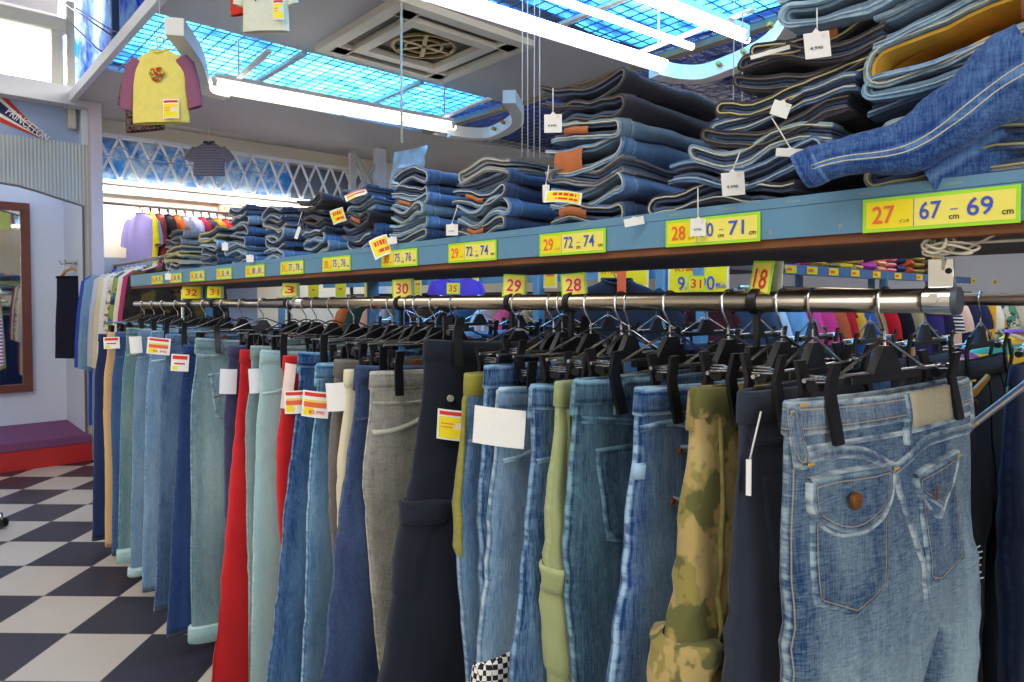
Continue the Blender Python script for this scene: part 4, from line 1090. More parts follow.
o, s = mk(12, 'flared_jeans', 'navy flared jeans sweeping outward left of the grey jeans', 357, 366, cl['navy12'], 325, yaw=rad(-3), seed=12, look='front', feats=('loops',), hem=.15)
o, s = mk(13, 'trousers', 'cream cotton trousers just left of the navy flared jeans', 346, 370, cl['cream13'], 345, yaw=rad(3), seed=13, look='plain')
o, s = mk(14, 'trousers', 'taupe trousers behind the plain white card, left of the cream trousers', 336, 360, cl['taupe14'], 338, yaw=rad(0), seed=14, look='front')
price_tag(o, Matrix.Translation((-.20, -.03, -.075)) @ face_dir(rad(222), 0, rad(4)), 'white', .044, .06)
o, s = mk(15, 'jeans', 'light blue jeans carrying two red and yellow price tickets', 318, 364, cl['blue15'], 303, yaw=rad(-2), seed=15, look='front', feats=('loops',))
price_tag(o, Matrix.Translation((-.205, -.03, -.085)) @ face_dir(rad(222), 0, rad(-5)), 'redyellow', .062, .058, ('\u00a53,990', .1, -.3, .17, 'red_ink', .6))
price_tag(o, Matrix.Translation((-.225, .03, -.085)) @ face_dir(rad(232), 0, rad(2)), 'redyellow', .05, .052)
o, s = mk(16, 'jeans', 'dark whiskered blue jeans with an open waist, beside the slim red trousers', 300, 352, cl['dark16'], 272, yaw=rad(-8), seed=16, look='front', feats=('loops',))
o, s = mk(17, 'trousers', 'slim red trousers squeezed between mint jeans and dark blue jeans', 284, 356, cl['red17'], 283, yaw=rad(0), seed=17, look='plain', hw=.16)
price_tag(o, Matrix.Translation((-.165, -.035, -.07)) @ face_dir(rad(215), 0, rad(-8)), 'pink', .03, .11)
o, s = mk(18, 'jeans', 'pale mint washed jeans left of the slim red trousers', 262, 350, cl['mint18'], 251, yaw=rad(-6), seed=18, look='front', feats=('loops',))
o, s = mk(19, 'jeans', 'grey-green faded jeans right of the bright red flared trousers', 252, 346, cl['grey19'], 248, yaw=rad(4), seed=19, look='front')
price_tag(o, Matrix.Translation((-.19, -.03, -.09)) @ face_dir(rad(228), 0, rad(3)), 'pale', .035, .065)
o, s = mk(20, 'flared_trousers', 'bright red flared trousers sweeping out to the floor', 241, 350, cl['red17'], 214, yaw=rad(0), seed=20, look='plain', hem=.14, fold=.012)
o, s = mk(21, 'jeans', 'plum-navy jeans left of the bright red flared trousers', 229, 345, cl['plum21'], 227, yaw=rad(2), seed=21, look='front')
price_tag(o, Matrix.Translation((-.20, -.03, -.10)) @ face_dir(rad(240), 0, rad(-3)), 'pale', .045, .07)
o, s = mk(22, 'jeans', 'grey-blue washed jeans seen from the back, with turned-up pale cuffs', 197, 338, cl['light22'], 191, yaw=rad(-16), seed=22, look='none', feats=('loops',), hw=.2)
for q in ((-.19, .0), (0, .19)): pass
s.ribbon([(-.2, -.055), (-.1, -.066), (0, -.082)], .012, .004).build('yoke_seam', cl['light22'], o)
s.ribbon([(-.17, -.12), (-.10, -.118), (-.03, -.116)], .010, .004).build('pocket_seam', cl['light22'], o)
s.patch(pocket_fn(-.165, -.03, -.112, -.25, .03, .014), 10, 10, .004).build('back_pocket', cl['light22'], o)
s.ribbon([(-.155, -.19), (-.12, -.178), (-.09, -.182), (-.06, -.178), (-.04, -.186)], .006, .006).build('pocket_stitching', M_['leather_dark'], o)
s.shell(PI * .5, PI * 2.5, -.965, -.91, .010, -1, 28, 4, True).build('cuff', cl['mint18'], o)
s.shell(-PI * .5, PI * 1.5, -.965, -.91, .010, 1, 28, 4, True).build('cuff', cl['mint18'], o)
o, s = mk(23, 'flared_jeans', 'dark indigo flared jeans with trailing hem, left of the grey-blue cuffed jeans', 184, 345, cl['navy23'], 166, yaw=rad(-3), seed=23, look='front', hem=.14, L=.95)
price_tag(o, Matrix.Translation((-.205, -.03, -.055)) @ face_dir(rad(238), 0, rad(-4)), 'red', .055, .055)
o, s = mk(24, 'jeans', 'crinkled mid-blue jeans behind the red and yellow price ticket', 167, 334, cl['blue24'], 154, yaw=rad(-5), seed=24, look='front', feats=('loops',), fold=.014)
price_tag(o, Matrix.Translation((-.215, -.02, -.04)) @ face_dir(rad(236), 0, rad(-6)), 'redyellow', .078, .058, ('\u00a51,990', .1, -.3, .17, 'red_ink', .6))
o, s = mk(25, 'jeans', 'sky-blue washed jeans left of the crinkled mid-blue jeans', 151, 331, cl['lt25'], 142, yaw=rad(-4), seed=25, look='front')
o, s = mk(26, 'jeans', 'soft blue jeans with frayed turned hem, behind a plain white card', 139, 329, cl['lt26'], 131, yaw=rad(-4), seed=26, look='front')
price_tag(o, Matrix.Translation((-.20, -.02, -.06)) @ face_dir(rad(240), 0, rad(4)), 'white', .045, .065)
s.shell(PI * .5, PI * 2.5, -.965, -.93, .008, -1, 24, 3, True).build('cuff', cl['mint18'], o)
o, s = mk(27, 'jeans', 'greenish faded jeans with a pale turned cuff near the far end', 127, 328, cl['green27'], 118, yaw=rad(-6), seed=27, look='front')
s.shell(PI * .5, PI * 2.5, -.965, -.905, .008, -1, 24, 3, True).build('cuff', cl['mint18'], o)
o, s = mk(28, 'jeans', 'plain blue jeans behind the red ticket, right of the tan trousers', 116, 332, cl['blue28'], 113, yaw=rad(-3), seed=28, look='front')
price_tag(o, Matrix.Translation((-.205, -.02, -.045)) @ face_dir(rad(238), 0, rad(2)), 'red', .065, .05)
o, s = mk(29, 'trousers', 'tan cotton trousers, second from the far end of the front row', 108, 332, cl['tan29'], 106, yaw=rad(0), seed=29, look='plain')
o, s = mk(30, 'jeans', 'ink-blue dark jeans at the far end of the front row', 99, 334, cl['navy30'], 93, yaw=rad(-3), seed=30, look='front')

# ------------------------------------------------------------------ the rear row
rc = [('black', '#15161c', '#2a2c36'), ('dark indigo', '#10172e', '#28365a'), ('charcoal', '#23262e', '#41454f'), ('washed blue', '#34567e', '#8caac4'), ('near-black blue', '#10141f', '#272f44'), ('brown', '#4a3426', '#6e5240')]
names = [(1, 'dark indigo jeans with copper rivets at the right edge of the picture'), (4, 'near-black jeans hanging behind the right side of the flap-pocket jeans')]
rear_t = [.255, .37]
for k, t_ in enumerate([.305, .39, .49, .60, .73, .87, 1.02, 1.18, 1.36, 1.55, 1.76, 1.98, 2.22, 2.48]):
    ci = [1, 4, 2, 3, 0, 5, 1, 3, 4, 2, 1, 3, 0, 1][k]
    lab = names[k][1] if k < 2 else '%s trousers on the rear rail, %s from its near end' % (rc[ci][0], ORD[k])
    m_ = denim(rc[ci][0].replace(' ', '_') + '_rear_cloth', rc[ci][1], rc[ci][2], .35, .5, .1, .5, '#8a6a3a', .1, 40 + ci, .4)
    zt = HC - .115
    P_ = Pants(.18, .93, .27, .02, .03, .02, .11, .03, 50 + k, 32)
    o = thing('jeans' if ci in (1, 3, 4) else 'trousers', lab, 'trousers', (PB, t_, zt), rad(random.uniform(-7, 7)))
    P_.body(8, 14).build('body', m_, o)
    P_.shell(0, 2 * PI, 0, -.036, .003, None, 32, 3, True).build('waistband', m_, o)
    if k < 5:
        for q in (-1, 1): P_.ribbon([(q * .09, -.038), (q * .105, -.075), (q * .14, -.105), (q * .185, -.112)], .008).build('pocket_seam', m_, o)
        h_ = P_.hit(-.10, -.08); MB().tube([h_ + Vector((0, -.006, 0)), h_ + Vector((0, -.001, 0))], .005, 8).build('rivet', M_['copper'], o, True, sharp=40)
        P_.ribbon([(0, -.036), (0, -.12), (0, -.25)], .010).build('fly_seam', m_, o)
    hanger((PB, t_, HC), o.rotation_euler.z, 'black clip hanger on the rear rail holding the ' + ('dark indigo jeans at the picture edge' if k == 0 else 'near-black jeans' if k == 1 else '%s trousers, %s along' % (rc[ci][0], ORD[k])), .13, -.098, True)
# sloping grey display arm and brown belt by the right edge
A, B = at(968, 428, p=1.17), at(1060, 358, p=1.25)
ar = thing('sloping_rod', 'grey sloping steel display arm crossing the dark jeans at the right edge', 'display arm', B)
MB().tube([(0, 0, 0), A - B], .0055, 10).tube([A - B, A - B + Vector((-.004, .006, .002))], .007, 10).build('rod', mat('grey_rod', '#85858a', .4, .4, .08), ar, True, sharp=40)
MB().tube([(.0, 0, 0), (PB - .16 - B.x, .0, .11)], .0055, 8).build('bracket', mat('grey_bracket', '#77777c', .4, .4, .08), ar, True, sharp=40)
A, B = at(962, 398, p=1.20), at(988, 376, p=1.26)
be = thing('leather_belt', 'short ochre leather belt looped beside the near-black jeans', 'belt', A)
bl_ = MB(); dv = B - A
for o_ in (0, 1):
    bl_.tube([Vector((0, 0, 0)) + Vector((0, 0, -.006 * o_)), dv * .5 + Vector((0, 0, -.004 - .006 * o_)), dv + Vector((0, 0, -.002 * o_))], .0038, 8)
bl_.build('strap', mat('ochre_leather', '#a8741c', .45, 0, .2), be)
MB().tube([(-.004, 0, .004), (.006, 0, .006), (.008, 0, -.01), (-.004, 0, -.012)], .0016, 6, closed=True).build('buckle', M_['brass'], be)
# ------------------------------------------------------------------ folded jeans on the shelf
fm = dict(
 navy=D('folded_navy_denim', '#22355c', '#5c7ca4', .46, .5, .1, .6, '#b09a60', 0, 60, .4),
 mid=D('folded_mid_denim', '#28528a', '#7fa6c8', .50, .5, .1, .8, '#c09a50', 0, 61, .4),
 light=D('folded_light_denim', '#44709c', '#a4c2d4', .54, .5, .1, .8, '#c09a50', 0, 62, .4),
 black=D('folded_black_denim', '#1e1d25', '#45434e', .44, .4, .1, .4, '#6a625c', 0, 63, .3),
 grey=D('folded_grey_denim', '#474b54', '#8e9298', .55, .5, .1, .6, '#a89c80', 0, 64, .4),
 olive=D('folded_olive_cotton', '#857c50', '#c2b880', .6, .3, .1, .5, '#7a7248', 0, 65, .3),
 slate=D('folded_slate_denim', '#3c566e', '#8ca6b6', .52, .5, .1, .7, '#a89c80', 0, 66, .4),
 blue=D('draped_blue_denim', '#1a3c7c', '#6f98cc', .30, .8, .3, .6, '#d8d0b0', 0, 67, .5),
)
fin = dict(navy=D('inner_navy', '#2b3a58', '#64789a', .52, .4, .1, 0, '#555', 0, 70), mid=D('inner_blue', '#3a5878', '#92aec0', .54, .4, .1, 0, '#555', 0, 71),
           gold=mat('gold_lining', '#d9a63a', .8, 0, .2, 60), pale=D('inner_pale', '#8b939a', '#bdc2c0', .4, .4, .1, 0, '#555', 0, 72), dark=mat('dark_lining', '#22202a', .9))
FOLDS = []
def hairpin(W, H, ins, n=14):
    """open centre line of a flattened U: bottom run, bend at y=0, top run back"""
    r = max(.003, H / 2 - ins)
    pts = [(W - ins * .6 - (W - r - ins) * i / n, H / 2 - r) for i in range(n + 1)]
    pts += [(r + ins * .9 - r * sin(q), H / 2 - r * cos(q)) for q in [PI * i / 8 for i in range(1, 8)]]
    pts += [(r + ins + (W - r - ins * 1.6) * i / n, H / 2 + r) for i in range(n + 1)]
    return pts
def folded(label, loc, W, Dp, H, body, inner, rim, seed, flip=False, wave=.008, patch=None, tilt=0, rz=0, cat='folded jeans', group=None, rise=0, loops=True, name='folded_jeans'):
    o = thing(name, label, cat, loc, rz, group)
    rnd = random.Random(seed)
    ph, fq = rnd.uniform(0, 6.28), rnd.uniform(.55, 1.15)
    def warp(x, y, z):
        k = y / W
        y2 = W - y if flip else y
        zz = z + wave * sin(2 * PI * fq * k + ph) * (.35 + .65 * math.exp(-x / .10)) + .007 * noise.noise((x * 12, y2 * 14, seed)) * sm(H * .02, H * .5, z + .004) + .004 * noise.noise((y2 * 30, x * 6, seed + 4)) + tilt * y2 + rise * (x / Dp)
        xx = x + .016 * noise.noise((y2 * 9, z * 9, seed * 1.3)) * math.exp(-x / .12) + .006 * sin(PI * k) 
        return (xx, y2 + .004 * noise.noise((x * 9, z * 30, seed + 5)), zz)
    def band(W_, H_, ins, th, x0, x1, nx, xe=.038):
        c = hairpin(W_, H_, ins); n = len(c); L_, R_ = [], []
        for i, (y, z) in enumerate(c):
            a, b = c[max(i - 1, 0)], c[min(i + 1, n - 1)]
            d = math.hypot(b[0] - a[0], b[1] - a[1]) or 1
            ny, nz = -(b[1] - a[1]) / d * th / 2, (b[0] - a[0]) / d * th / 2
            L_.append((y + ny, z + nz)); R_.append((y - ny, z - nz))
        loop_ = L_ + R_[::-1]; m = len(loop_); vs = []; uv = []
        for k in range(nx + 1):
            x = x0 + (x1 - x0) * (k / nx) ** 1.5
            for (y, z) in loop_: vs.append(warp(x, y, z)); uv.append((min(x - x0, abs(x - x0 - xe)) + .0005, y))
        fs = [(k * m + i, k * m + (i + 1) % m, (k + 1) * m + (i + 1) % m, (k + 1) * m + i) for k in range(nx) for i in range(m)]
        for k in (0, nx):
            for i in range(n - 1):
                f = (k * m + i, k * m + i + 1, k * m + m - 2 - i, k * m + m - 1 - i); fs.append(f if k == 0 else f[::-1])
        return MB().add(vs, fs, 0, uv)
    band(W, H, .002, .0045, 0, Dp, 9).build('body', body, o, True, sharp=60)
    band(W, H, .0075, .004, .004, Dp - .01, 7).build('inner_layer', inner, o, True, sharp=60)
    band(W, H, -.0002, .0052, -.0004, .033, 4, .0334).build('waistband', body, o, True, sharp=60)
    # the folded legs inside
    lg = MB(); hh = H / 2 - .0085
    if hh > .002: 
        def lf(a, b):
            q = 2 * PI * b; y = .5 * W + (W * .5 - .016) * math.copysign(abs(cos(q)) ** .5, cos(q)); z = H / 2 + hh * math.copysign(abs(sin(q)) ** .6, sin(q))
            return warp(.035 + (Dp - .05) * a, y, z)
        lg.grid(lf, 5, 20).build('folded_legs', inner, o)
    e = MB()
    e.tube([warp(-.0012, y, z) for y, z in hairpin(W, H, .002)], .0013, 5)
    e.build('edge_stitching', rim, o)
    if loops:
        w_ = .006
        for yy in (.2, .72):
            b = MB(); y = W * yy; b.grid(lambda a, c: warp(-.001 + .042 * c, y - w_ + 2 * w_ * a, H + .0035), 2, 5); b.build('belt_loop', body, o)
    if patch:
        ya, yb, hgt = patch; zc = H * .5
        p_ = MB().grid(lambda a, c: Vector(warp(0, W * ya + (W * (yb - ya)) * a, zc)) + Vector((-.003 - .003 * sin(PI * c) + .012 * c * 0, 0, hgt * (c - .5))), 8, 4)
        p_.build('leather_patch', M_['leather'], o)
    FOLDS.append(o); return o
def stack(where, xl, xr, items, seed, p=.862, depth=.29, z0=HC + .1335, tt=None, lean=0):
    tl, tr = tt if tt else (t_of(xl, p), t_of(xr, p))
    z = z0 + DZ(tr); out = []; n = len(items)
    rnd = random.Random(seed)
    for k, it in enumerate(items):
        c, H, rim, words = it[:4]; kw = dict(it[4]) if len(it) > 4 else {}
        W = (tl - tr) * kw.pop('w', rnd.uniform(.93, 1.0)); off = kw.pop('off', rnd.uniform(-.006, .006)); dx = kw.pop('dx', rnd.uniform(-.006, .008))
        inn = kw.pop('inner', 'mid' if c in ('light', 'mid', 'blue') else 'pale' if c in ('grey', 'olive') and rnd.random() < .3 else 'navy')
        lab = '%s, %s %s' % (words, ('topmost' if k == n - 1 else 'bottom one' if k == 0 else ORD[k] + ' from bottom'), where)
        f = folded(lab, (p + dx, tr + off + lean * k, z), W * 1.0, depth + rnd.uniform(-.02, .01), H, fm[c], fin[inn], M_['rim_' + rim], seed * 31 + k, kw.pop('flip', rnd.random() < .4), **kw)
        out.append(f); z += H + .0048
    return out
def DD(**k): return k
sA = stack('in stack above the 27 label', 866, 1060, [
  ('grey', .024, 'yellow', 'dark folded jeans', DD(wave=.004, tilt=.0, w=1)),
  ('navy', .024, 'yellow', 'dark folded jeans with yellow edges', DD(wave=.005, tilt=-.02)),
  ('slate', .034, 'yellow', 'folded jeans with orange leather patch', DD(wave=.008, tilt=-.05, patch=(.42, .78, .022))),
  ], 3, tt=(.322, .035))
zA = HC + .232
sA2 = stack('in heap above draped jeans', 0, 0, [
  ('navy', .024, 'blue', 'dark blue folded jeans', DD(tilt=-.10, flip=False)),
  ('mid', .026, 'blue', 'folded denim with frayed blue edge', DD(tilt=-.14, flip=True)),
  ('slate', .050, 'pale', 'yellow-lined folded jeans with brown waist patch', DD(inner='gold', tilt=-.20, flip=True, wave=.004)),
  ('light', .034, 'blue', 'pale folded jeans', DD(tilt=-.2)),
  ], 5, tt=(.335, .03), z0=HC + .248)
# wide brown waist patch along the yellow-lined pair
g = sA2[2]
MB().grid(lambda a, c: (-.006 - .004 * sin(PI * c), .02 + .13 * a, .006 + .024 * c - .2 * (.02 + .13 * a) + .0), 10, 3).build('waist_patch', M_['leather_dark'], g)
# the blue leg draped diagonally over the stack
A, B = at(800, 172, p=.80), at(1036, 62, p=.84)
dr = thing('draped_jeans', 'bright blue jeans draped diagonally across the stack above the 27 label', 'jeans', A)
def leg_pt(u, v):
    q = 2 * PI * v; c = Vector((0, 0, 0)).lerp(B - A, u) + Vector((.01 * sin(u * PI), 0, -.018 * sin(u * PI) + .006 * sin(u * 9)))
    hw_ = .019 + .022 * u; th_ = .013 + .010 * u
    e = Vector((0, .42, .9)).normalized(); f_ = Vector((-1, 0, .25)).normalized()
    rr_ = 1 + .22 * noise.noise((u * 6, v * 3, 3)) + .10 * noise.noise((u * 16, v * 7, 5))
    return c + e * (hw_ * math.copysign(abs(cos(q)) ** .85, cos(q)) * rr_) + f_ * (th_ * math.copysign(abs(sin(q)) ** .85, sin(q)) * rr_)
MB().grid(leg_pt, 40, 28, 0, lambda u, v: (abs(v - .30) * .16, u * .4)).build('leg', fm['blue'], dr)
hm = MB().grid(lambda u, v: leg_pt(.0 + .10 * u, v) * 1.0 + (leg_pt(.05, v) - (B - A) * .05) * .05, 6, 28, 0, lambda u, v: (min(u, 1 - u) * .03, u)); hm.build('hem', fm['blue'], dr)
MB().tube([leg_pt(u / 30, .28) for u in range(2, 31)], .0008, 5).build('seam_stitching', M_['rim_pale'], dr)
MB().tube([leg_pt(u / 30, .315) for u in range(2, 31)], .0008, 5).build('seam_stitching', M_['rim_pale'], dr)
A2, B2 = at(930, 178, p=.86), at(1045, 105, p=.89)
def leg2(u, v):
    q = 2 * PI * v; c = (A2 - A).lerp(B2 - A, u)
    return c + Vector((0, .42, .9)).normalized() * (.034 * cos(q) * (1 + .1 * noise.noise((u * 6, v * 3, 8)))) + Vector((-1, 0, .2)) * (.016 * sin(q))
MB().grid(leg2, 24, 24, 0, lambda u, v: (abs(v - .28) * .16, u * .3)).build('leg', fm['blue'], dr)

sB = stack('in the tall dark stack', 668, 852, [
  ('black', .026, 'pale', 'black folded jeans with wide open waist', DD(w=1.12, off=.02, wave=.010, flip=True)),
  ('navy', .026, 'blue', 'dark blue folded jeans with pale edge', DD(w=1.1, off=.0, wave=.012, flip=False)),
  ('slate', .020, 'pale', 'slate folded jeans', DD(flip=True, wave=.012)), ('black', .017, 'dark', 'black folded jeans', DD(flip=True, wave=.012)),
  ('navy', .017, 'pale', 'dark navy folded jeans', DD(flip=True, wave=.012)), ('black', .017, 'yellow', 'black yellow-edged folded jeans', DD(flip=True, wave=.012)),
  ('black', .017, 'dark', 'black folded jeans', DD(flip=True, wave=.012, w=.9)), ('black', .017, 'dark', 'soft black folded jeans', DD(flip=True, wave=.012, w=.88)), ('black', .017, 'yellow', 'black folded jeans with tan edge', DD(flip=True, wave=.012, w=.88, patch=(.4, .6, .012)))], 8, tt=(t_of(672, .862), t_of(812, .862)), lean=-.0125)
sB2 = stack('of pale heap on tall dark stack', 0, 0, [
  ('light', .028, 'blue', 'pale blue folded jeans', DD(flip=True, wave=.004, dx=-.02)), ('light', .026, 'pale', 'pale folded jeans with brown patch', DD(flip=True, wave=.004, dx=-.02, patch=(.25, .55, .012))),
  ('slate', .034, 'blue', 'bulky grey-blue folded jeans', DD(flip=True, dx=-.03, w=1.05))], 9, tt=(t_of(770, .84), t_of(975, .84)), z0=HC + .343)
sC = stack('in black-topped stack', 547, 706, [
  ('navy', .027, 'yellow', 'dark folded jeans with brown patch', DD(flip=False, patch=(.5, .85, .014))), ('mid', .030, 'pale', 'blue folded jeans', DD(flip=False, wave=.008)),
  ('grey', .022, 'dark', 'dark grey folded jeans', DD()), ('mid', .040, 'pale', 'bright blue folded jeans with large orange leather patch', DD(flip=False, wave=.010, patch=(.48, .84, .036))),
  ('slate', .026, 'pale', 'slate folded jeans with tan patch', DD(flip=False, patch=(.45, .8, .012))), ('black', .030, 'dark', 'black folded jeans', DD(flip=False, wave=.006)), ('black', .032, 'dark', 'black folded jeans', DD(flip=False, wave=.010, w=1.08))], 11, tt=(t_of(547, .862), t_of(622, .862)))
sD = stack('in stack above smaller 29 label', 452, 545, [
  ('navy', .022, 'yellow', 'dark folded jeans with orange patch', DD(flip=False, patch=(.4, .8, .01))), ('mid', .030, 'pale', 'mid-blue folded jeans', DD(flip=False, wave=.01)), ('navy', .024, 'pale', 'navy folded jeans with rust patch', DD(flip=False, patch=(.4, .75, .008))),
  ('navy', .022, 'dark', 'dark blue folded jeans', DD(flip=False)), ('grey', .024, 'pale', 'grey folded jeans', DD(flip=True, inner='pale'))], 12, tt=(t_of(453, .862), t_of(506, .862)))
sE = stack('in the stack above the 30 label', 392, 452, [
  ('navy', .020, 'yellow', 'dark folded jeans', DD(flip=False)), ('mid', .022, 'pale', 'blue folded jeans', DD(flip=False)), ('slate', .024, 'pale', 'slate-blue folded jeans', DD(flip=False)), ('mid', .022, 'pale', 'washed blue folded jeans', DD(flip=False, patch=(.4, .8, .008))),
  ('navy', .022, 'pale', 'navy folded jeans', DD(flip=False)), ('navy', .026, 'pale', 'navy folded jeans with gaping waist', DD(flip=False, wave=.012))], 13, tt=(t_of(391, .862), t_of(427, .862)))
sF = stack('in stack left of 30 label', 348, 390, [('navy', .026, 'pale', 'dark folded jeans', DD()), ('navy', .026, 'dark', 'navy folded jeans', DD()), ('black', .024, 'dark', 'black folded jeans with orange patch', DD(patch=(.3, .7, .01))), ('mid', .026, 'pale', 'blue folded jeans', DD()), ('navy', .024, 'dark', 'dark blue folded jeans', DD())], 14, tt=(t_of(344, .862), t_of(372, .862)))
sF2 = stack('in the stack with the slanting ticket', 298, 346, [('slate', .026, 'pale', 'slate folded jeans', DD()), ('mid', .026, 'pale', 'blue folded jeans', DD()), ('black', .028, 'dark', 'black folded jeans', DD()), ('black', .028, 'dark', 'black folded jeans', DD()), ('black', .026, 'dark', 'black folded jeans', DD())], 15, tt=(t_of(300, .862), t_of(324, .862)))
sG = stack('in the fifth stack from the far end', 262, 296, [('mid', .026, 'pale', 'blue folded jeans', DD()), ('navy', .028, 'pale', 'navy folded jeans', DD()), ('slate', .026, 'pale', 'slate folded jeans', DD()), ('grey', .026, 'pale', 'grey folded jeans', DD()), ('navy', .028, 'pale', 'dark folded jeans', DD())], 16, tt=(t_of(263, .862), t_of(283, .862)))
sH = stack('in the third stack from the far end', 228, 260, [('mid', .028, 'pale', 'bright blue folded jeans', DD()), ('mid', .026, 'pale', 'blue folded jeans', DD()), ('navy', .026, 'pale', 'navy folded jeans', DD()), ('navy', .028, 'pale', 'dark folded jeans', DD()), ('slate', .026, 'pale', 'slate folded jeans', DD()), ('navy', .026, 'pale', 'navy folded jeans', DD())], 17, tt=(t_of(229, .862), t_of(247, .862)))
sI = stack('in the second stack from the far end', 201, 226, [('navy', .032, 'dark', 'navy folded jeans', DD()), ('navy', .030, 'pale', 'dark blue folded jeans', DD()), ('light', .026, 'pale', 'pale blue folded jeans', DD()), ('olive', .030, 'yellow', 'olive folded trousers', DD(loops=False))], 18, tt=(t_of(201, .862), t_of(217, .862)))
sJ = stack('in the farthest stack on the shelf', 165, 199, [('slate', .026, 'pale', 'pale slate folded jeans', DD()), ('olive', .032, 'yellow', 'khaki folded trousers', DD(loops=False)), ('olive', .024, 'yellow', 'olive folded trousers', DD(loops=False)), ('grey', .028, 'dark', 'dark grey folded trousers', DD()), ('grey', .030, 'dark', 'charcoal-grey folded trousers', DD())], 19, tt=(t_of(166, .862), t_of(182, .862)))
# hang tags on strings and tickets, each belonging to a folded pair
def shelf_tag(owner, x, y, sx, sy, kind='string', w_=None, h=None, p=.835, az=222, roll=0, text='4,990', tilt=0):
    c = at(x, y, p=p); Mi = (Matrix.Translation(owner.location) @ Matrix.Rotation(owner.rotation_euler.z, 4, 'Z')).inverted()
    w_ = w_ or .030; h = h or .036
    price_tag(owner, Mi @ Matrix.Translation(c) @ face_dir(rad(az), rad(tilt), rad(roll)), kind, w_, h, (text, -.05, -.18, .12, 'black_ink', .5) if kind == 'string' and text else None)
    if sx is not None:
        a = at(sx, sy, p=p + .012)
        string(owner, Mi @ a, Mi @ (c + Vector((0, 0, h * .47))), r=.0009)
shelf_tag(sC[5], 553, 122, 553, 88)
shelf_tag(sB2[1], 817, 43, 817, 8, roll=6)
shelf_tag(sB[1], 733, 182, 740, 152, roll=4)
shelf_tag(sB[0], 698, 226, 698, 188, w_=.021, h=.028)
shelf_tag(sD[1], 452, 229, 458, 205, w_=.024, h=.026)
shelf_tag(sC[1], 546, 192, 549, 165, w_=.012, h=.034, text=None)
shelf_tag(sC[0], 634, 221, None, None, 'string', .03, .014, roll=10, text=None)
shelf_tag(sB[3], 790, 152, 772, 118, 'string', .034, .012, text=None, roll=-4)
shelf_tag(sB[4], 781, 108, None, None, 'string', .022, .022, text=None, roll=-20)
shelf_tag(sB[8], 770, 52, None, None, 'string', .05, .006, text=None, roll=14)
shelf_tag(sC[2], 563, 198, None, None, 'leaf', .062, .026, p=.83, roll=-6, tilt=35)
shelf_tag(sF2[3], 338, 216, None, None, 'leaf', .036, .036, roll=18)
shelf_tag(sF[1], 381, 247, None, None, 'leaf', .045, .052, roll=24, tilt=20)
shelf_tag(sE[0], 392, 240, None, None, 'string', .022, .018, roll=8, text=None)
shelf_tag(sF[4], 356, 195, None, None, 'redyellow', .055, .02, roll=25, tilt=30)
shelf_tag(sF2[2], 298, 232, 302, 212, 'string', .010, .04, text=None, roll=-20)
shelf_tag(sH[1], 225, 246, None, None, 'string', .022, .03, text=None)
shelf_tag(sG[0], 250, 258, None, None, 'string', .024, .026, text=None)
shelf_tag(sJ[0], 168, 276, 172, 262, 'string', .026, .03, text=None)

# ------------------------------------------------------------------ shirts
def shirt_meshes(sw=.19, L=.56, sl=.2, th=.035, spread=.06, seed=0):
    tab = [(-L, sw * 1.08), (-.22, sw * 1.03), (-.09, sw * 1.02), (-.06, sw * .97), (-.035, sw * .75), (-.014, sw * .45), (0, sw * .34)]
    tt = [(-L, th), (-.2, th * 1.05), (-.06, th * .7), (0, th * .75)]
    N = 28; zs = [0, -.006, -.014, -.024, -.035, -.047, -.06, -.075, -.09] + [-.09 - (L - .09) * i / 12 for i in range(1, 13)]
    b = MB(); vs = []
    for z in zs:
        for i in range(N):
            a = 2 * PI * i / N; w_ = interp(tab, z); t_ = interp(tt, z)
            x = w_ * math.copysign(abs(cos(a)) ** .75, cos(a)); y = t_ * math.copysign(abs(sin(a)) ** .8, sin(a))
            y += (.010 * noise.noise((x * 14, z * 3, seed)) + .004 * noise.noise((x * 20, z * 16, seed))) * sm(0, -.1, z)
            zz = z + (.022 * (1 - (x / .07) ** 2) * -1 if z == 0 and sin(a) < 0 and abs(x) < .07 else 0)
            vs.append((x, y, zz))
    b.add(vs, [(r * N + i, r * N + (i + 1) % N, (r + 1) * N + (i + 1) % N, (r + 1) * N + i) for r in range(len(zs) - 1) for i in range(N)])
    sls = []
    for q in (-1, 1):
        m = MB(); pts = [(q * sw * .78, -.055), (q * sw * .98, -.085), (q * (sw + spread * .5), -.10 - sl * .35), (q * (sw + spread * .85), -.10 - sl * .7), (q * (sw + spread), -.10 - sl)]
        rs = [.05, .062, .06, .054, .05]; vs = []; n = 14
        for j, ((x, z), r) in enumerate(zip(pts, rs)):
            for i in range(n):
                a = 2 * PI * i / n; vs.append((x + q * r * .9 * cos(a) * .85, th * .62 * sin(a) + .006 * noise.noise((i * .5, z * 9, seed)), z + r * .45 * cos(a) * (1 if j == 0 else .5)))
        m.add(vs, [(j * n + i, j * n + (i + 1) % n, (j + 1) * n + (i + 1) % n, (j + 1) * n + i) for j in range(4) for i in range(n)])
        sls.append(m)
    co = MB(); co.tube([(sw * .34 * cos(a), th * .8 * sin(a), (.004 if sin(a) > 0 else -.020 * (1 - cos(a) ** 2))) for a in [2 * PI * i / 20 for i in range(20)]], .007, 6, closed=True)
    dm = M_['white']
    out = [b.mesh('body', dm), sls[0].mesh('sleeve', dm), sls[1].mesh('sleeve', dm), co.mesh('collar', dm)]
    for me in out:
        bm = bmesh.new(); bm.from_mesh(me); bmesh.ops.recalc_face_normals(bm, faces=bm.faces[:]); bm.to_mesh(me); bm.free()
        for p_ in me.polygons: p_.use_smooth = True
    return out
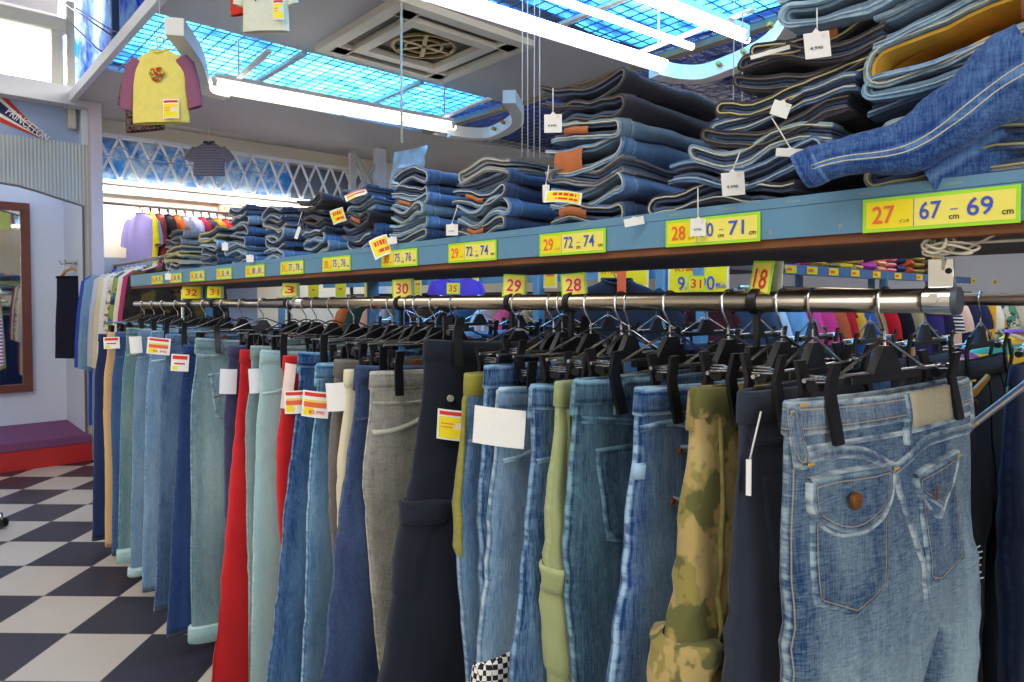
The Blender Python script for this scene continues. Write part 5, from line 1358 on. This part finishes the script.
SM = {'kid': shirt_meshes(.165, .46, .16, .03, .05, 1), 'long': shirt_meshes(.20, .98, .52, .035, .05, 2), 'tee': shirt_meshes(.19, .54, .10, .03, .07, 3), 'baby': shirt_meshes(.12, .27, .05, .02, .05, 4), 'raglan': shirt_meshes(.15, .40, .22, .03, .05, 5)}
me_whook = MB().tube([(.012 * cos(q), 0, .028 + .012 * sin(q)) for q in [rad(-30) + i * rad(230) / 10 for i in range(11)]] + [(-.006, 0, .012), (0, 0, .004), (0, 0, -.02)], .0022, 6).mesh('hook', M_['wire'])
me_yoke = MB().tube([(-.16, 0, -.055), (-.08, 0, -.028), (0, 0, -.014), (.08, 0, -.028), (.16, 0, -.055)], .0055, 8).mesh('shoulder_bar', M_['black_plastic'])
for me in (me_whook, me_yoke):
    for p_ in me.polygons: p_.use_smooth = True
def cloth(hexc): 
    return _cm.setdefault(hexc, mat('cotton_' + hexc.strip('#'), hexc, .85, 0, .10, 30, .2, .2))
_cm = {}
def striped(name, c1, c2, per, axis=2, duty=.5):
    b = NB(name); sp = b.n('ShaderNodeSeparateXYZ'); b.put(sp.inputs[0], b.obj())
    f = b.math('FRACT', b.math('DIVIDE', sp.outputs[axis], per)); f = b.math('GREATER_THAN', f, duty)
    return b.bsdf(b.mix(f, lin(c1), lin(c2)), .85, 0, None, spec=.2)
def blotchy(name, c1, c2, c3, sc):
    b = NB(name); n = b.noise(b.obj(), sc, 2, 2); n2 = b.noise(b.obj(), sc * 1.3, 2, 9)
    c = b.mix(b.step(n, .47, .52), lin(c1), lin(c2)); c = b.mix(b.step(n2, .54, .58), c, lin(c3))
    return b.bsdf(c, .85, 0, None, spec=.2)
def shirt(kind, label, loc, rz, m, m2=None, group=None, hlabel=None, name='shirt', sc=1, cat='shirt', mcol=None, hm=None, hname='clothes_hanger', ceil=None, hk=1):
    o = thing(name, label, cat, loc, rz, group)
    S = Matrix.Diagonal((sc, sc, sc, 1))
    b = SM[kind]; inst(b[0], 'body', o, S, m); inst(b[1], 'sleeve', o, S, m2 or m); inst(b[2], 'sleeve', o, S, m2 or m); inst(b[3], 'collar', o, S, mcol or m2 or m)
    if hlabel:
        up_ = ceil - loc[2] if ceil else 0
        h = thing(hname, hlabel, 'hanger', loc, rz, group and group.replace('shirts', 'hangers'))
        inst(me_whook, 'hook', h, Matrix.Diagonal((1.5, 2.2, 1.5, 1)) if hm else Matrix.Diagonal((1, 1, hk, 1)), hm); inst(me_yoke, 'shoulder_bar', h, Matrix.Diagonal((sc * .95, 1, 1, 1)), hm)
        if ceil: MB().tube([(0, 0, .038), (0, 0, up_)], .0015, 5).build('thread', M_['string'], h)
    return o
# back wall rail
WT = 5.78; wz = at(168, 208, t=WT).z
wr_ = thing('wall_rail', 'thin steel rail along the back wall carrying the coloured shirts', 'rail', (2.3, WT, wz))
MB().tube([(-1.2, 0, 0), (1.9, 0, 0)], .011, 10).build('pipe', mat('dark_wall_rail', '#5c5450', .4, .6, .1), wr_)
for x in (-1.19, .4, 1.85): MB().tube([(x, 0, 0), (x, .30, 0)], .007, 8).build('bracket', M_['chrome'], wr_)
wcol = [('lilac', '#a99ad0'), ('bright yellow', '#f0d820'), ('brick red', '#8e3a3e'), ('black', '#2a2630'), ('orange', '#ea6a26'), ('grey-blue', '#8f9cae'), ('pale lilac', '#cfc6de'), ('crimson', '#b02a44'), ('dark grey', '#454450'), ('amber', '#e0902a'),
        ('scarlet', '#d0303a'), ('navy', '#2b3560'), ('white', '#e8e6e8'), ('maroon', '#6e2438'), ('plum', '#5c3a68'), ('rose', '#d06a80'), ('teal', '#3f7a86'), ('pink', '#e08aa8'), ('ivory', '#e6dcc6'), ('steel blue', '#5a78a8')]
for k, (n_, h_) in enumerate(wcol):
    x = p_of(124 if k == 0 else 146 + (k - 1) * 5.2, WT - .18, 232) if k else p_of(121, WT - .17, 232)
    x = 1.40 + .062 * k
    shirt('kid', '%s shirt on the back wall rail, %s from the post' % (n_, ORD[k]), (x, WT, wz - .062), rad(90 + random.uniform(-5, 5) + (22 if k == 0 else 0)), cloth(h_), sc=.95, hm=M_['black_plastic'],
          hlabel='black hanger under the %s shirt on the back wall rail' % n_)
# rail of long shirts just past the end of the jeans
lrz = 1.415
lr = thing('clothes_rail', 'rail of long shirts and jackets past the far end of the jeans', 'rail', (1.16, 4.7, lrz))
MB().tube([(0, -.75, 0), (0, .85, 0)], .012, 12).build('pipe', M_['pipe'], lr)
for y in (-.72, .82): MB().tube([(0, y, 0), (0, y, -lrz + .012)], .012, 10).build('upright', M_['pipe'], lr)
for k, (x, n_, c_) in enumerate([(134, 'dark olive print', blotchy('olive_yellow_print', '#2c2824', '#5a4e24', '#1e1a1a', 9)), (129, 'magenta', cloth('#b03c72')), (124, 'ivory', cloth('#e4dcc4')), (119, 'blue-green patterned', blotchy('blue_green_print', '#3f6a8a', '#8aa060', '#23405a', 14)),
        (114, 'cream floral', blotchy('cream_floral', '#cfc4aa', '#e4dcc8', '#7a6e5c', 30)), (109, 'white', cloth('#e6e4e2')), (104, 'cream', cloth('#dccfa8')), (99, 'pale grey', cloth('#c4c4d2')), (92, 'denim blue', fm['light']), (88, 'royal blue', cloth('#3450b0'))]):
    t_ = t_of(x, .94); shirt('long', '%s long shirt on the rail past the jeans, %s from the near end' % (n_, ORD[k]), (1.16, t_, lrz - .05), rad(random.uniform(-5, 5)), c_, sc=1.0 if k < 8 else 1.05, hlabel='hanger under the %s long-sleeved shirt past the jeans' % n_)

# ------------------------------------------------------------------ the children's rack beyond, running away from the rail
CT = 1.75
def rack_shelf(name, label, c, lx, ly, zt, front_dir):
    o = thing(name, label, 'shelf', c)
    MB().box((0, 0, zt), (lx, ly, .02)).build('deck', M_['under'], o, False)
    if front_dir == 'y': MB().box((0, -ly / 2, zt - .012), (lx, .004, .055)).build('front_angle', mat('blue_shelf_edge', '#4d74ac', .5), o, False)
    else: MB().box((-lx / 2, 0, zt - .012), (.004, ly, .055)).build('front_angle', M_['steel_blue'], o, False)
    return o
cz = HC + .175
cs = rack_shelf('display_shelf', 'blue-edged shelf of children\'s clothes running away behind the near jeans', (4.95, CT + .2, 0), 3.9, .42, cz, 'y')
for x in (-1.9, -.6, .6, 1.9):
    MB().box((x, .1, cz / 2), (.04, .04, cz)).build('upright', M_['steel_blue'], cs, False)
cr = thing('clothes_rail', 'rail of small coloured children\'s clothes below the far blue shelf', 'rail', (4.95, CT - .02, HC + .06))
MB().tube([(-1.9, 0, 0), (1.9, 0, 0)], .011, 10).build('pipe', M_['pipe'], cr)
for x in (-1.5, .0, 1.5): MB().box((x, .02, .055), (.02, .05, .10)).build('bracket', M_['steel_blue'], cr, False)
for k in range(11):
    x = p_of(790 + k * 21.5 - (10 if k > 6 else 0), CT - .01, 272)
    s_ = thing('shelf_label', 'small yellow label on the far blue shelf, %s from the left' % ORD[k], 'label', (x, CT - .0145, cz - .012), 0, None)
    MB().box((0, 0, 0), (.13, .002, .042)).build('card', M_['yellow_card'], s_, False)
    MB().box((-.02, -.0015, 0), (.06, .001, .016)).build('print', M_['orange_ink'], s_, False)
pc = [('coral', '#e07060'), ('salmon', '#d88a78'), ('hot pink', '#e02a78'), ('raspberry', '#c22a58'), ('fuchsia', '#e84a98'), ('mustard', '#b89a3a'), ('khaki', '#8a8248'), ('lemon', '#d8c840'), ('sand', '#d0b070'), ('violet', '#a040a0'), ('peach', '#e0a880'), ('blush', '#e8909a'), ('navy', '#303a68'),
      ('rust', '#c05a3a'), ('olive', '#8c8040'), ('dusky brown', '#5a4440'), ('tan', '#c0a060'), ('terracotta', '#c86a48')]
me_pile = []
for sd in range(3):
    m = MB()
    for j in range(3):
        def pf(u, v, j=j):
            q = 2 * PI * v; r_ = 1 - .0 * u
            return ((u - .5) * .17 + .006 * noise.noise((q, j, sd)), .12 * math.copysign(abs(cos(q)) ** .6, cos(q)) + .01 * noise.noise((u * 5, q, sd + j)), .016 + .031 * j + .015 * math.copysign(abs(sin(q)) ** .7, sin(q)) + .005 * noise.noise((u * 6, v * 5, sd)))
        m.grid(pf, 8, 14)
        n0 = len(m.v)
        for uu in (0, 1):
            m.add([pf(uu, i / 14) for i in range(14)], [tuple(range(14)) if uu else tuple(range(14))[::-1]])
    me = m.mesh('pile', M_['white'])
    for p_ in me.polygons: p_.use_smooth = True
    me.set_sharp_from_angle(angle=rad(50)); me_pile.append(me)
for k, (n_, h_) in enumerate(pc):
    x = 3.08 + k * .19
    o = inst(me_pile[k % 3], 'folded_garment', None, Matrix.Translation((x, CT + .14, cz + .011)) @ Matrix.Rotation(rad(random.uniform(-12, 12)), 4, 'Z') @ Matrix.Diagonal((.95, 1, random.uniform(1.2, 2.1), 1)), cloth(h_))
    tag(o, '%s folded children\'s garment on the far blue shelf, %s from the left' % (n_, ORD[k]), 'folded clothes')
cc = [('slate', cloth('#4a5468')), ('white and grey', cloth('#c8c8cc')), ('pale denim', fm['light']), ('rose pink', cloth('#e0457e')), ('hot pink', cloth('#d83a74')), ('burnt orange', cloth('#c85a30')), ('red', cloth('#c8242c')), ('flame print', blotchy('flame_print', '#d8402a', '#e8b030', '#a02020', 16)),
      ('cobalt blue', cloth('#2a5aa0')), ('tan', cloth('#b08050')), ('scarlet', cloth('#d02028')), ('black', cloth('#1e1c24')), ('khaki', cloth('#c0a87a')), ('indigo', cloth('#3a3470')), ('dark violet', cloth('#2e2848')), ('black and white striped', striped('bw_stripe', '#e8e8e8', '#26262c', .026)),
      ('pink-edged cream', cloth('#e8c8b8')), ('navy', cloth('#262c50')), ('midnight blue', cloth('#2a3058')), ('yellow and white', striped('yellow_white', '#f0ece0', '#eab030', .12, 0)), ('leaf green print', blotchy('leaf_print', '#5a9a80', '#d8d0c0', '#2a5a58', 22)), ('ivory', cloth('#dcd4c6'))]
for k, (n_, m_) in enumerate(cc):
    xp = [768, 776, 797, 812, 826, 838, 848, 857, 868, 878, 892, 905, 918, 934, 944, 955, 964, 972, 984, 998, 1012, 1024][k]
    x = p_of(xp, CT - .22, 320)
    shirt('kid', '%s children\'s top on the far rail, %s from the left' % (n_, ORD[k]), (x + .05, CT - .02, HC + .015), rad(90 + random.uniform(-6, 6)), m_, hlabel='hanger under the %s children\'s top on the far rail' % n_)
ms = at(1032, 334, p=2.15)
shirt('tee', 'multicoloured zigzag striped shirt at the right edge behind the dark jeans', ms, rad(-42), striped('zigzag_stripe', '#3f9a8c', '#d8b030', .05), m2=striped('zigzag_stripe_b', '#8a5aa8', '#c8b090', .06))

# ------------------------------------------------------------------ the rack behind, parallel to ours
dz = HC + .125
ds = rack_shelf('display_shelf', 'blue steel shelf of the parallel rack seen through the hangers', (2.6, 3.05, 0), .5, 3.3, dz, 'x')
for xp in (664, 702, 540, 400):
    t_ = t_of(xp, 2.34)
    MB().box((-.27, t_ - 3.05, dz / 2 + .05), (.045, .045, dz + .1)).build('upright', M_['steel_blue'], ds, False)
dr_ = thing('clothes_rail', 'steel rail of the parallel rack behind', 'rail', (2.5, 3.05, HC + .03))
MB().tube([(0, -1.6, 0), (0, 1.6, 0)], .011, 10).build('pipe', M_['pipe'], dr_)
for y in (-1.5, 1.5): MB().box((0, y, .045), (.02, .02, .08)).build('bracket', M_['steel_blue'], dr_, False)
dc = [('maroon', '#4a2430'), ('dark red', '#a0242c'), ('grey', '#6e6e74'), ('black', '#22222a'), ('navy', '#242c48'), ('sand', '#b89a70'), ('coral pink', '#e05a80'), ('white', '#d8d6d4'), ('denim blue', '#4a6a94'), ('charcoal', '#34343c'), ('brown', '#5a4030'), ('violet', '#5c48a8'), ('pale grey', '#a8a8b0'), ('peach', '#d8a080'), ('dark green', '#2c4438'), ('orange', '#d8703a')]
for k, (n_, h_) in enumerate(dc):
    shirt('kid', '%s small top on the parallel rack behind, %s from its near end' % (n_, ORD[k]), (2.5, 1.55 + k * .19, HC - .015), rad(random.uniform(-8, 8)), cloth(h_), hlabel='hanger under the %s small top on the parallel rack' % n_)
a = at(457, 279, p=2.12)
for xp, n_ in ((444, 'left'), (468, 'right')):
    a = at(xp, 278, p=2.12); shirt('kid', 'violet-blue jacket hanging behind the rail, %s one of the pair' % n_, a, rad(-35), cloth('#5a46b8'), sc=.34, name='jacket', cat='jacket', hlabel='hanger of the %s violet-blue jacket behind the rail' % n_)
a = at(617, 280, p=1.96)
jk = shirt('tee', 'dark navy jacket with orange tab seen behind the rail near the 28 card', a, rad(-40), cloth('#252b3a'), sc=.85, name='jacket', cat='jacket', hlabel='hanger of the dark navy jacket with orange tab')
MB().box((.01, -.035, -.004), (.032, .006, .10)).build('orange_tab', M_['orange_ink'], jk, False)
def board(x0, y0, x1, y1, p, label, lines, card='yellow_card', az=180):
    a, b = at(x0, y0, p=p), at(x1, y1, p=p); c = (a + b) / 2; 
    w_ = (x1 - x0) / FPX * (c.x * sin(YAW) + c.y * cos(YAW)) ; h = a.z - b.z
    o = thing('price_board', label, 'sign'); o.matrix_basis = Matrix.Translation(c) @ face_dir(rad(az))
    m = MB().box((0, 0, 0), (w_, h, .003), 0); m.box((0, 0, .0016), (w_ - .016, h - .016, .001), 1)
    m.build('card', [M_['pink_card'], M_[card]], o, False)
    for t_, x, y, s_, ink in lines: lettering(t_, o, x * w_, y * h, s_ * h, M_[ink], z=.004)
    return o
board(664, 258, 734, 297, 2.32, 'large yellow price board reading 95 90 behind the rail', [('K188', -.2, .24, .2, 'red_ink'), ('95 90', -.02, -.16, .34, 'blue_ink'), ('\u7a0e\u8fbc', .38, -.22, .14, 'blue_ink')])
board(592, 262, 656, 296, 2.32, 'yellow price board ending in 00 behind the dark jacket', [('K188', -.25, .24, .2, 'red_ink'), ('00', .08, -.16, .34, 'blue_ink'), ('\u7a0e\u8fbc', .34, -.22, .14, 'blue_ink')])
for k, (x0, x1, y0, y1, tx) in enumerate([(541, 560, 263, 288, ''), (465, 482, 270, 296, ''), (412, 424, 272, 296, ''), (360, 380, 278, 298, ''), (330, 352, 280, 298, ''), (302, 326, 282, 298, '')]):
    o = board(x0, y0, x1, y1, 2.325, 'plain yellow card on the parallel rack, %s from the right' % ORD[k], [])
    MB().box((0, .0, .0025), (.05, .012, .001)).build('print', M_['orange_ink'], o, False)
divider(452, '35', 'small orange 35 card on the rear rail by the violet jackets', .05, .045, 'red_ink', 0, 222, card='yellow_card', p=PB)
divider(694, '31', 'small orange 31 card on the rear rail before the price board', .045, .045, 'red_ink', 0, 222, card='yellow_card', p=PB)

# ------------------------------------------------------------------ things hung from the ceiling, at the left and in the alcove
rg = at(160, 50, p=.9)
r_ = shirt('raglan', 'yellow raglan shirt with mauve sleeves hung from the ceiling edge', rg, rad(-47), cloth('#e6d872'), cloth('#8e5a74'), hlabel='cream plastic hanger holding the yellow raglan shirt', hm=cloth('#e2dc9c'), ceil=2.575, sc=.82, mcol=cloth('#e6d872'))
price_tag(r_, Matrix.Translation((.07, -.036, -.275)) @ face_dir(rad(-90)), 'yellow', .075, .085)
MB().grid(lambda u, v: (.036 * u * cos(2 * PI * v), -.0345 + .002 * u, -.115 + .032 * u * sin(2 * PI * v) * (1 + .2 * sin(6 * PI * v))), 3, 24).build('print', blotchy('abstract_print', '#b03a2a', '#d8c030', '#6a6a5a', 60), r_)
fb_ = at(150, 62, p=1.02)
shirt('kid', 'dark floral print blouse half hidden behind the yellow raglan shirt', fb_ + Vector((0, .12, 0)), rad(-60), blotchy('dark_floral', '#24221f', '#6e6660', '#7a3c48', 50), hlabel='hanger holding the dark floral print blouse', ceil=2.58, sc=.74)
st_ = at(209, 142, p=1.9)
shirt('baby', 'small grey striped tee hung in front of the wall lattice', st_, rad(-42), striped('grey_stripe', '#8d8792', '#6e6874', .022), m2=cloth('#857f8a'), mcol=cloth('#3a4466'), hlabel='cream hanger holding the small grey striped tee', hm=cloth('#dccf90'), sc=1.0, ceil=2.575)
cr_ = at(266, 32, p=1.05)
c2 = shirt('kid', 'cream printed tee cut off by the top of the picture', cr_ + Vector((0, 0, .23)), rad(-45), cloth('#dcdcc4'), hlabel='hanger of the cream printed tee at the top edge', sc=.5, ceil=2.575)
lettering('JEM', c2, 0, 0, .05, M_['black_ink']).matrix_basis = Matrix.Translation((-.01, -.0195, -.105)) @ Matrix.Rotation(PI / 2, 4, 'X') @ Matrix.Diagonal((.032, .04, 1, 1))
price_tag(c2, Matrix.Translation((.06, -.03, -.16)) @ face_dir(rad(-90)), 'yellow', .04, .075)
rc_ = at(244, 14, p=1.02)
shirt('kid', 'bright red tee hanging beside the cream printed tee at the top edge', rc_ + Vector((0, 0, .16)), rad(-60), cloth('#d03a28'), sc=.35, hlabel='hanger of the bright red tee at the top edge', ceil=2.575)
for k, x in enumerate([120, 156, 182, 251]):
    q = at(x, 143 + (x - 120) * .12, t=5.85)
    h = thing('clothes_hanger', 'empty wire hanger on the wall lattice, %s from the left' % ORD[k], 'hanger', q)
    inst(me_whook, 'hook', h); MB().tube([(-.13, 0, -.11), (0, 0, -.02), (.13, 0, -.11)], .005, 6, closed=True).build('frame', M_['wire'], h)
for k, (x, y0, y1, p, r_c, lab) in enumerate([(401, -30, 143, 1.75, .006, 'beige pull cord hanging from the air conditioner bay'), (525, 55, 158, 1.5, .0014, 'left pair of thin white strings above the folded jeans'), (537, 50, 158, 1.5, .0014, 'right pair of thin white strings beside the black jeans'), (738, 60, 150, 1.3, .0012, 'thin white string beside the curved lamp end')]):
    a, b = at(x, y0, p=p), at(x, y1, p=p)
    a.z = max(a.z, 2.57) if k else 2.57
    o = thing('hanging_cord', lab, 'cord', (a.x, a.y, a.z))
    for s_ in ((0,) if k == 0 else (-.006, .006)): MB().tube([(s_, -s_, 0), (s_ * .9, -s_, (b.z - a.z) * .5), (s_ * 1.2, -s_, b.z - a.z)], r_c, 6).build('cord', M_['cord'] if k == 0 else M_['string'], o)
bg = at(408, 168, t=4.4)
o = thing('plastic_bag', 'clear plastic bag leaning on the wall above the folded jeans', 'bag', bg)
pb = NB('clear_plastic'); pb.bsdf(lin('#e6eae8'), .2, 0, None, spec=.6); pb.nt.nodes['Principled BSDF'].inputs['Transmission Weight'].default_value = .6
MB().grid(lambda u, v: ((u - .5) * .3 + .06 * (v - .5), .03 * noise.noise((u * 5, v * 5, 1)) + .02 * sin(PI * u), (v - .5) * .3 + .10 * (u - .5)), 12, 12).build('film', pb.m, o)
# alcove: skirt on a wooden hanger on a wall hook
hk = at(73, 263, p=1.0)
ho = thing('wall_hook', 'steel hook bar on the side wall of the alcove', 'hook', (1.008, hk.y, hk.z))
MB().box((-.004, 0, 0), (.008, .3, .04)).tube([(-.004, -.06, 0), (-.06, -.06, -.005), (-.07, -.06, .02)], .007, 8).tube([(-.004, .1, 0), (-.07, .1, -.005), (-.08, .1, .02)], .007, 8).build('bar', M_['chrome'], ho, True, sharp=40)
sk = thing('skirt', 'black skirt hanging from a wooden hanger inside the alcove', 'skirt', (at(69, 280, t=hk.y - .05).x, hk.y - .05, hk.z - .10))
m = MB(); N = 24; vs = []
zs = [-.62 * i / 10 for i in range(11)]
for z in zs:
    for i in range(N):
        a = 2 * PI * i / N; w_ = .10 + .03 * (-z / .62); vs.append((.03 * sin(a) + .008 * noise.noise((a, z * 3, 1)), w_ * math.copysign(abs(cos(a)) ** .7, cos(a)), z))
m.add(vs, [(r * N + i, r * N + (i + 1) % N, (r + 1) * N + (i + 1) % N, (r + 1) * N + i) for r in range(10) for i in range(N)]); m.build('cloth', cloth('#1c1e30'), sk)
MB().tube([(.032 * sin(a), .102 * cos(a), -.01) for a in [2 * PI * i / 20 for i in range(20)]], .008, 6, closed=True).build('waistband', cloth('#141622'), sk)
sk.rotation_euler.z = rad(38)
wh = thing('wooden_hanger', 'light wooden hanger on the alcove hook above the black skirt', 'hanger', (at(72, 270, t=hk.y - .04).x, hk.y - .04, hk.z - .01), rad(38))
MB().tube([(0, -.12, -.13), (0, -.06, -.055), (0, 0, -.03), (0, .06, -.055), (0, .12, -.13)], .011, 8).tube([(0, -.12, -.13), (0, .12, -.13)], .008, 8).build('frame', M_['wood'], wh)
MB().tube([(0, 0, -.03), (0, 0, .0), (0, .014, .014), (0, .026, .0)], .003, 6).build('hook', M_['wire'], wh)
# rolling rack at the left edge with a red-striped shirt and a khaki jacket
ct = at(1, 523, z=.03)
rk = thing('rolling_rack', 'chrome rolling clothes rack mostly outside the left edge', 'rack', (ct.x, ct.y, 0))
dv = Vector((-cos(YAW), sin(YAW), 0)) 
cs_ = MB()
for s_ in (-1, 1): cs_.tube([Vector((0, 0, .028)) + Vector((sin(YAW), cos(YAW), 0)) * (s_ * .014 - .005), Vector((0, 0, .028)) + Vector((sin(YAW), cos(YAW), 0)) * (s_ * .014 + .005)], .026, 16)
cs_.build('caster', M_['black_plastic'], rk, True, sharp=40)
MB().tube([(0, 0, .03), (0, 0, .075), dv * .04 + Vector((0, 0, .085))], .011, 8).tube([dv * .02 + Vector((0, 0, .09)), dv * .9 + Vector((0, 0, .09))], .014, 10).tube([dv * .45 + Vector((0, 0, .09)), dv * .45 + Vector((0, 0, 1.45))], .014, 10).tube([dv * -.0 + Vector((0, 0, 1.45)), dv * .9 + Vector((0, 0, 1.45))], .013, 10).build('frame', M_['chrome'], rk)
b_ = Vector((ct.x, ct.y, 0)) + dv * .18 + Vector((0, 0, 1.40))
shirt('long', 'red and white striped shirt at the left edge of the picture', b_, rad(48), striped('red_white_stripe', '#e8dce0', '#c84a5c', .02), hlabel='hanger under the red and white striped shirt at the left edge', sc=.95)
shirt('long', 'khaki jacket behind the red and white striped shirt at the left edge', b_ + Vector((.05, .25, -.05)), rad(52), cloth('#b8985c'), sc=.93, name='jacket', cat='jacket', hlabel='hanger under the khaki jacket at the left edge')

# ------------------------------------------------------------------ look
sc_ = bpy.context.scene
sc_.view_settings.view_transform = 'Standard'; sc_.view_settings.look = 'None'; sc_.view_settings.gamma = 1
sc_.view_settings.use_curve_mapping = False; sc_.view_settings.exposure = 0.0
sc_.cycles.max_bounces = 8; sc_.cycles.sample_clamp_indirect = 6
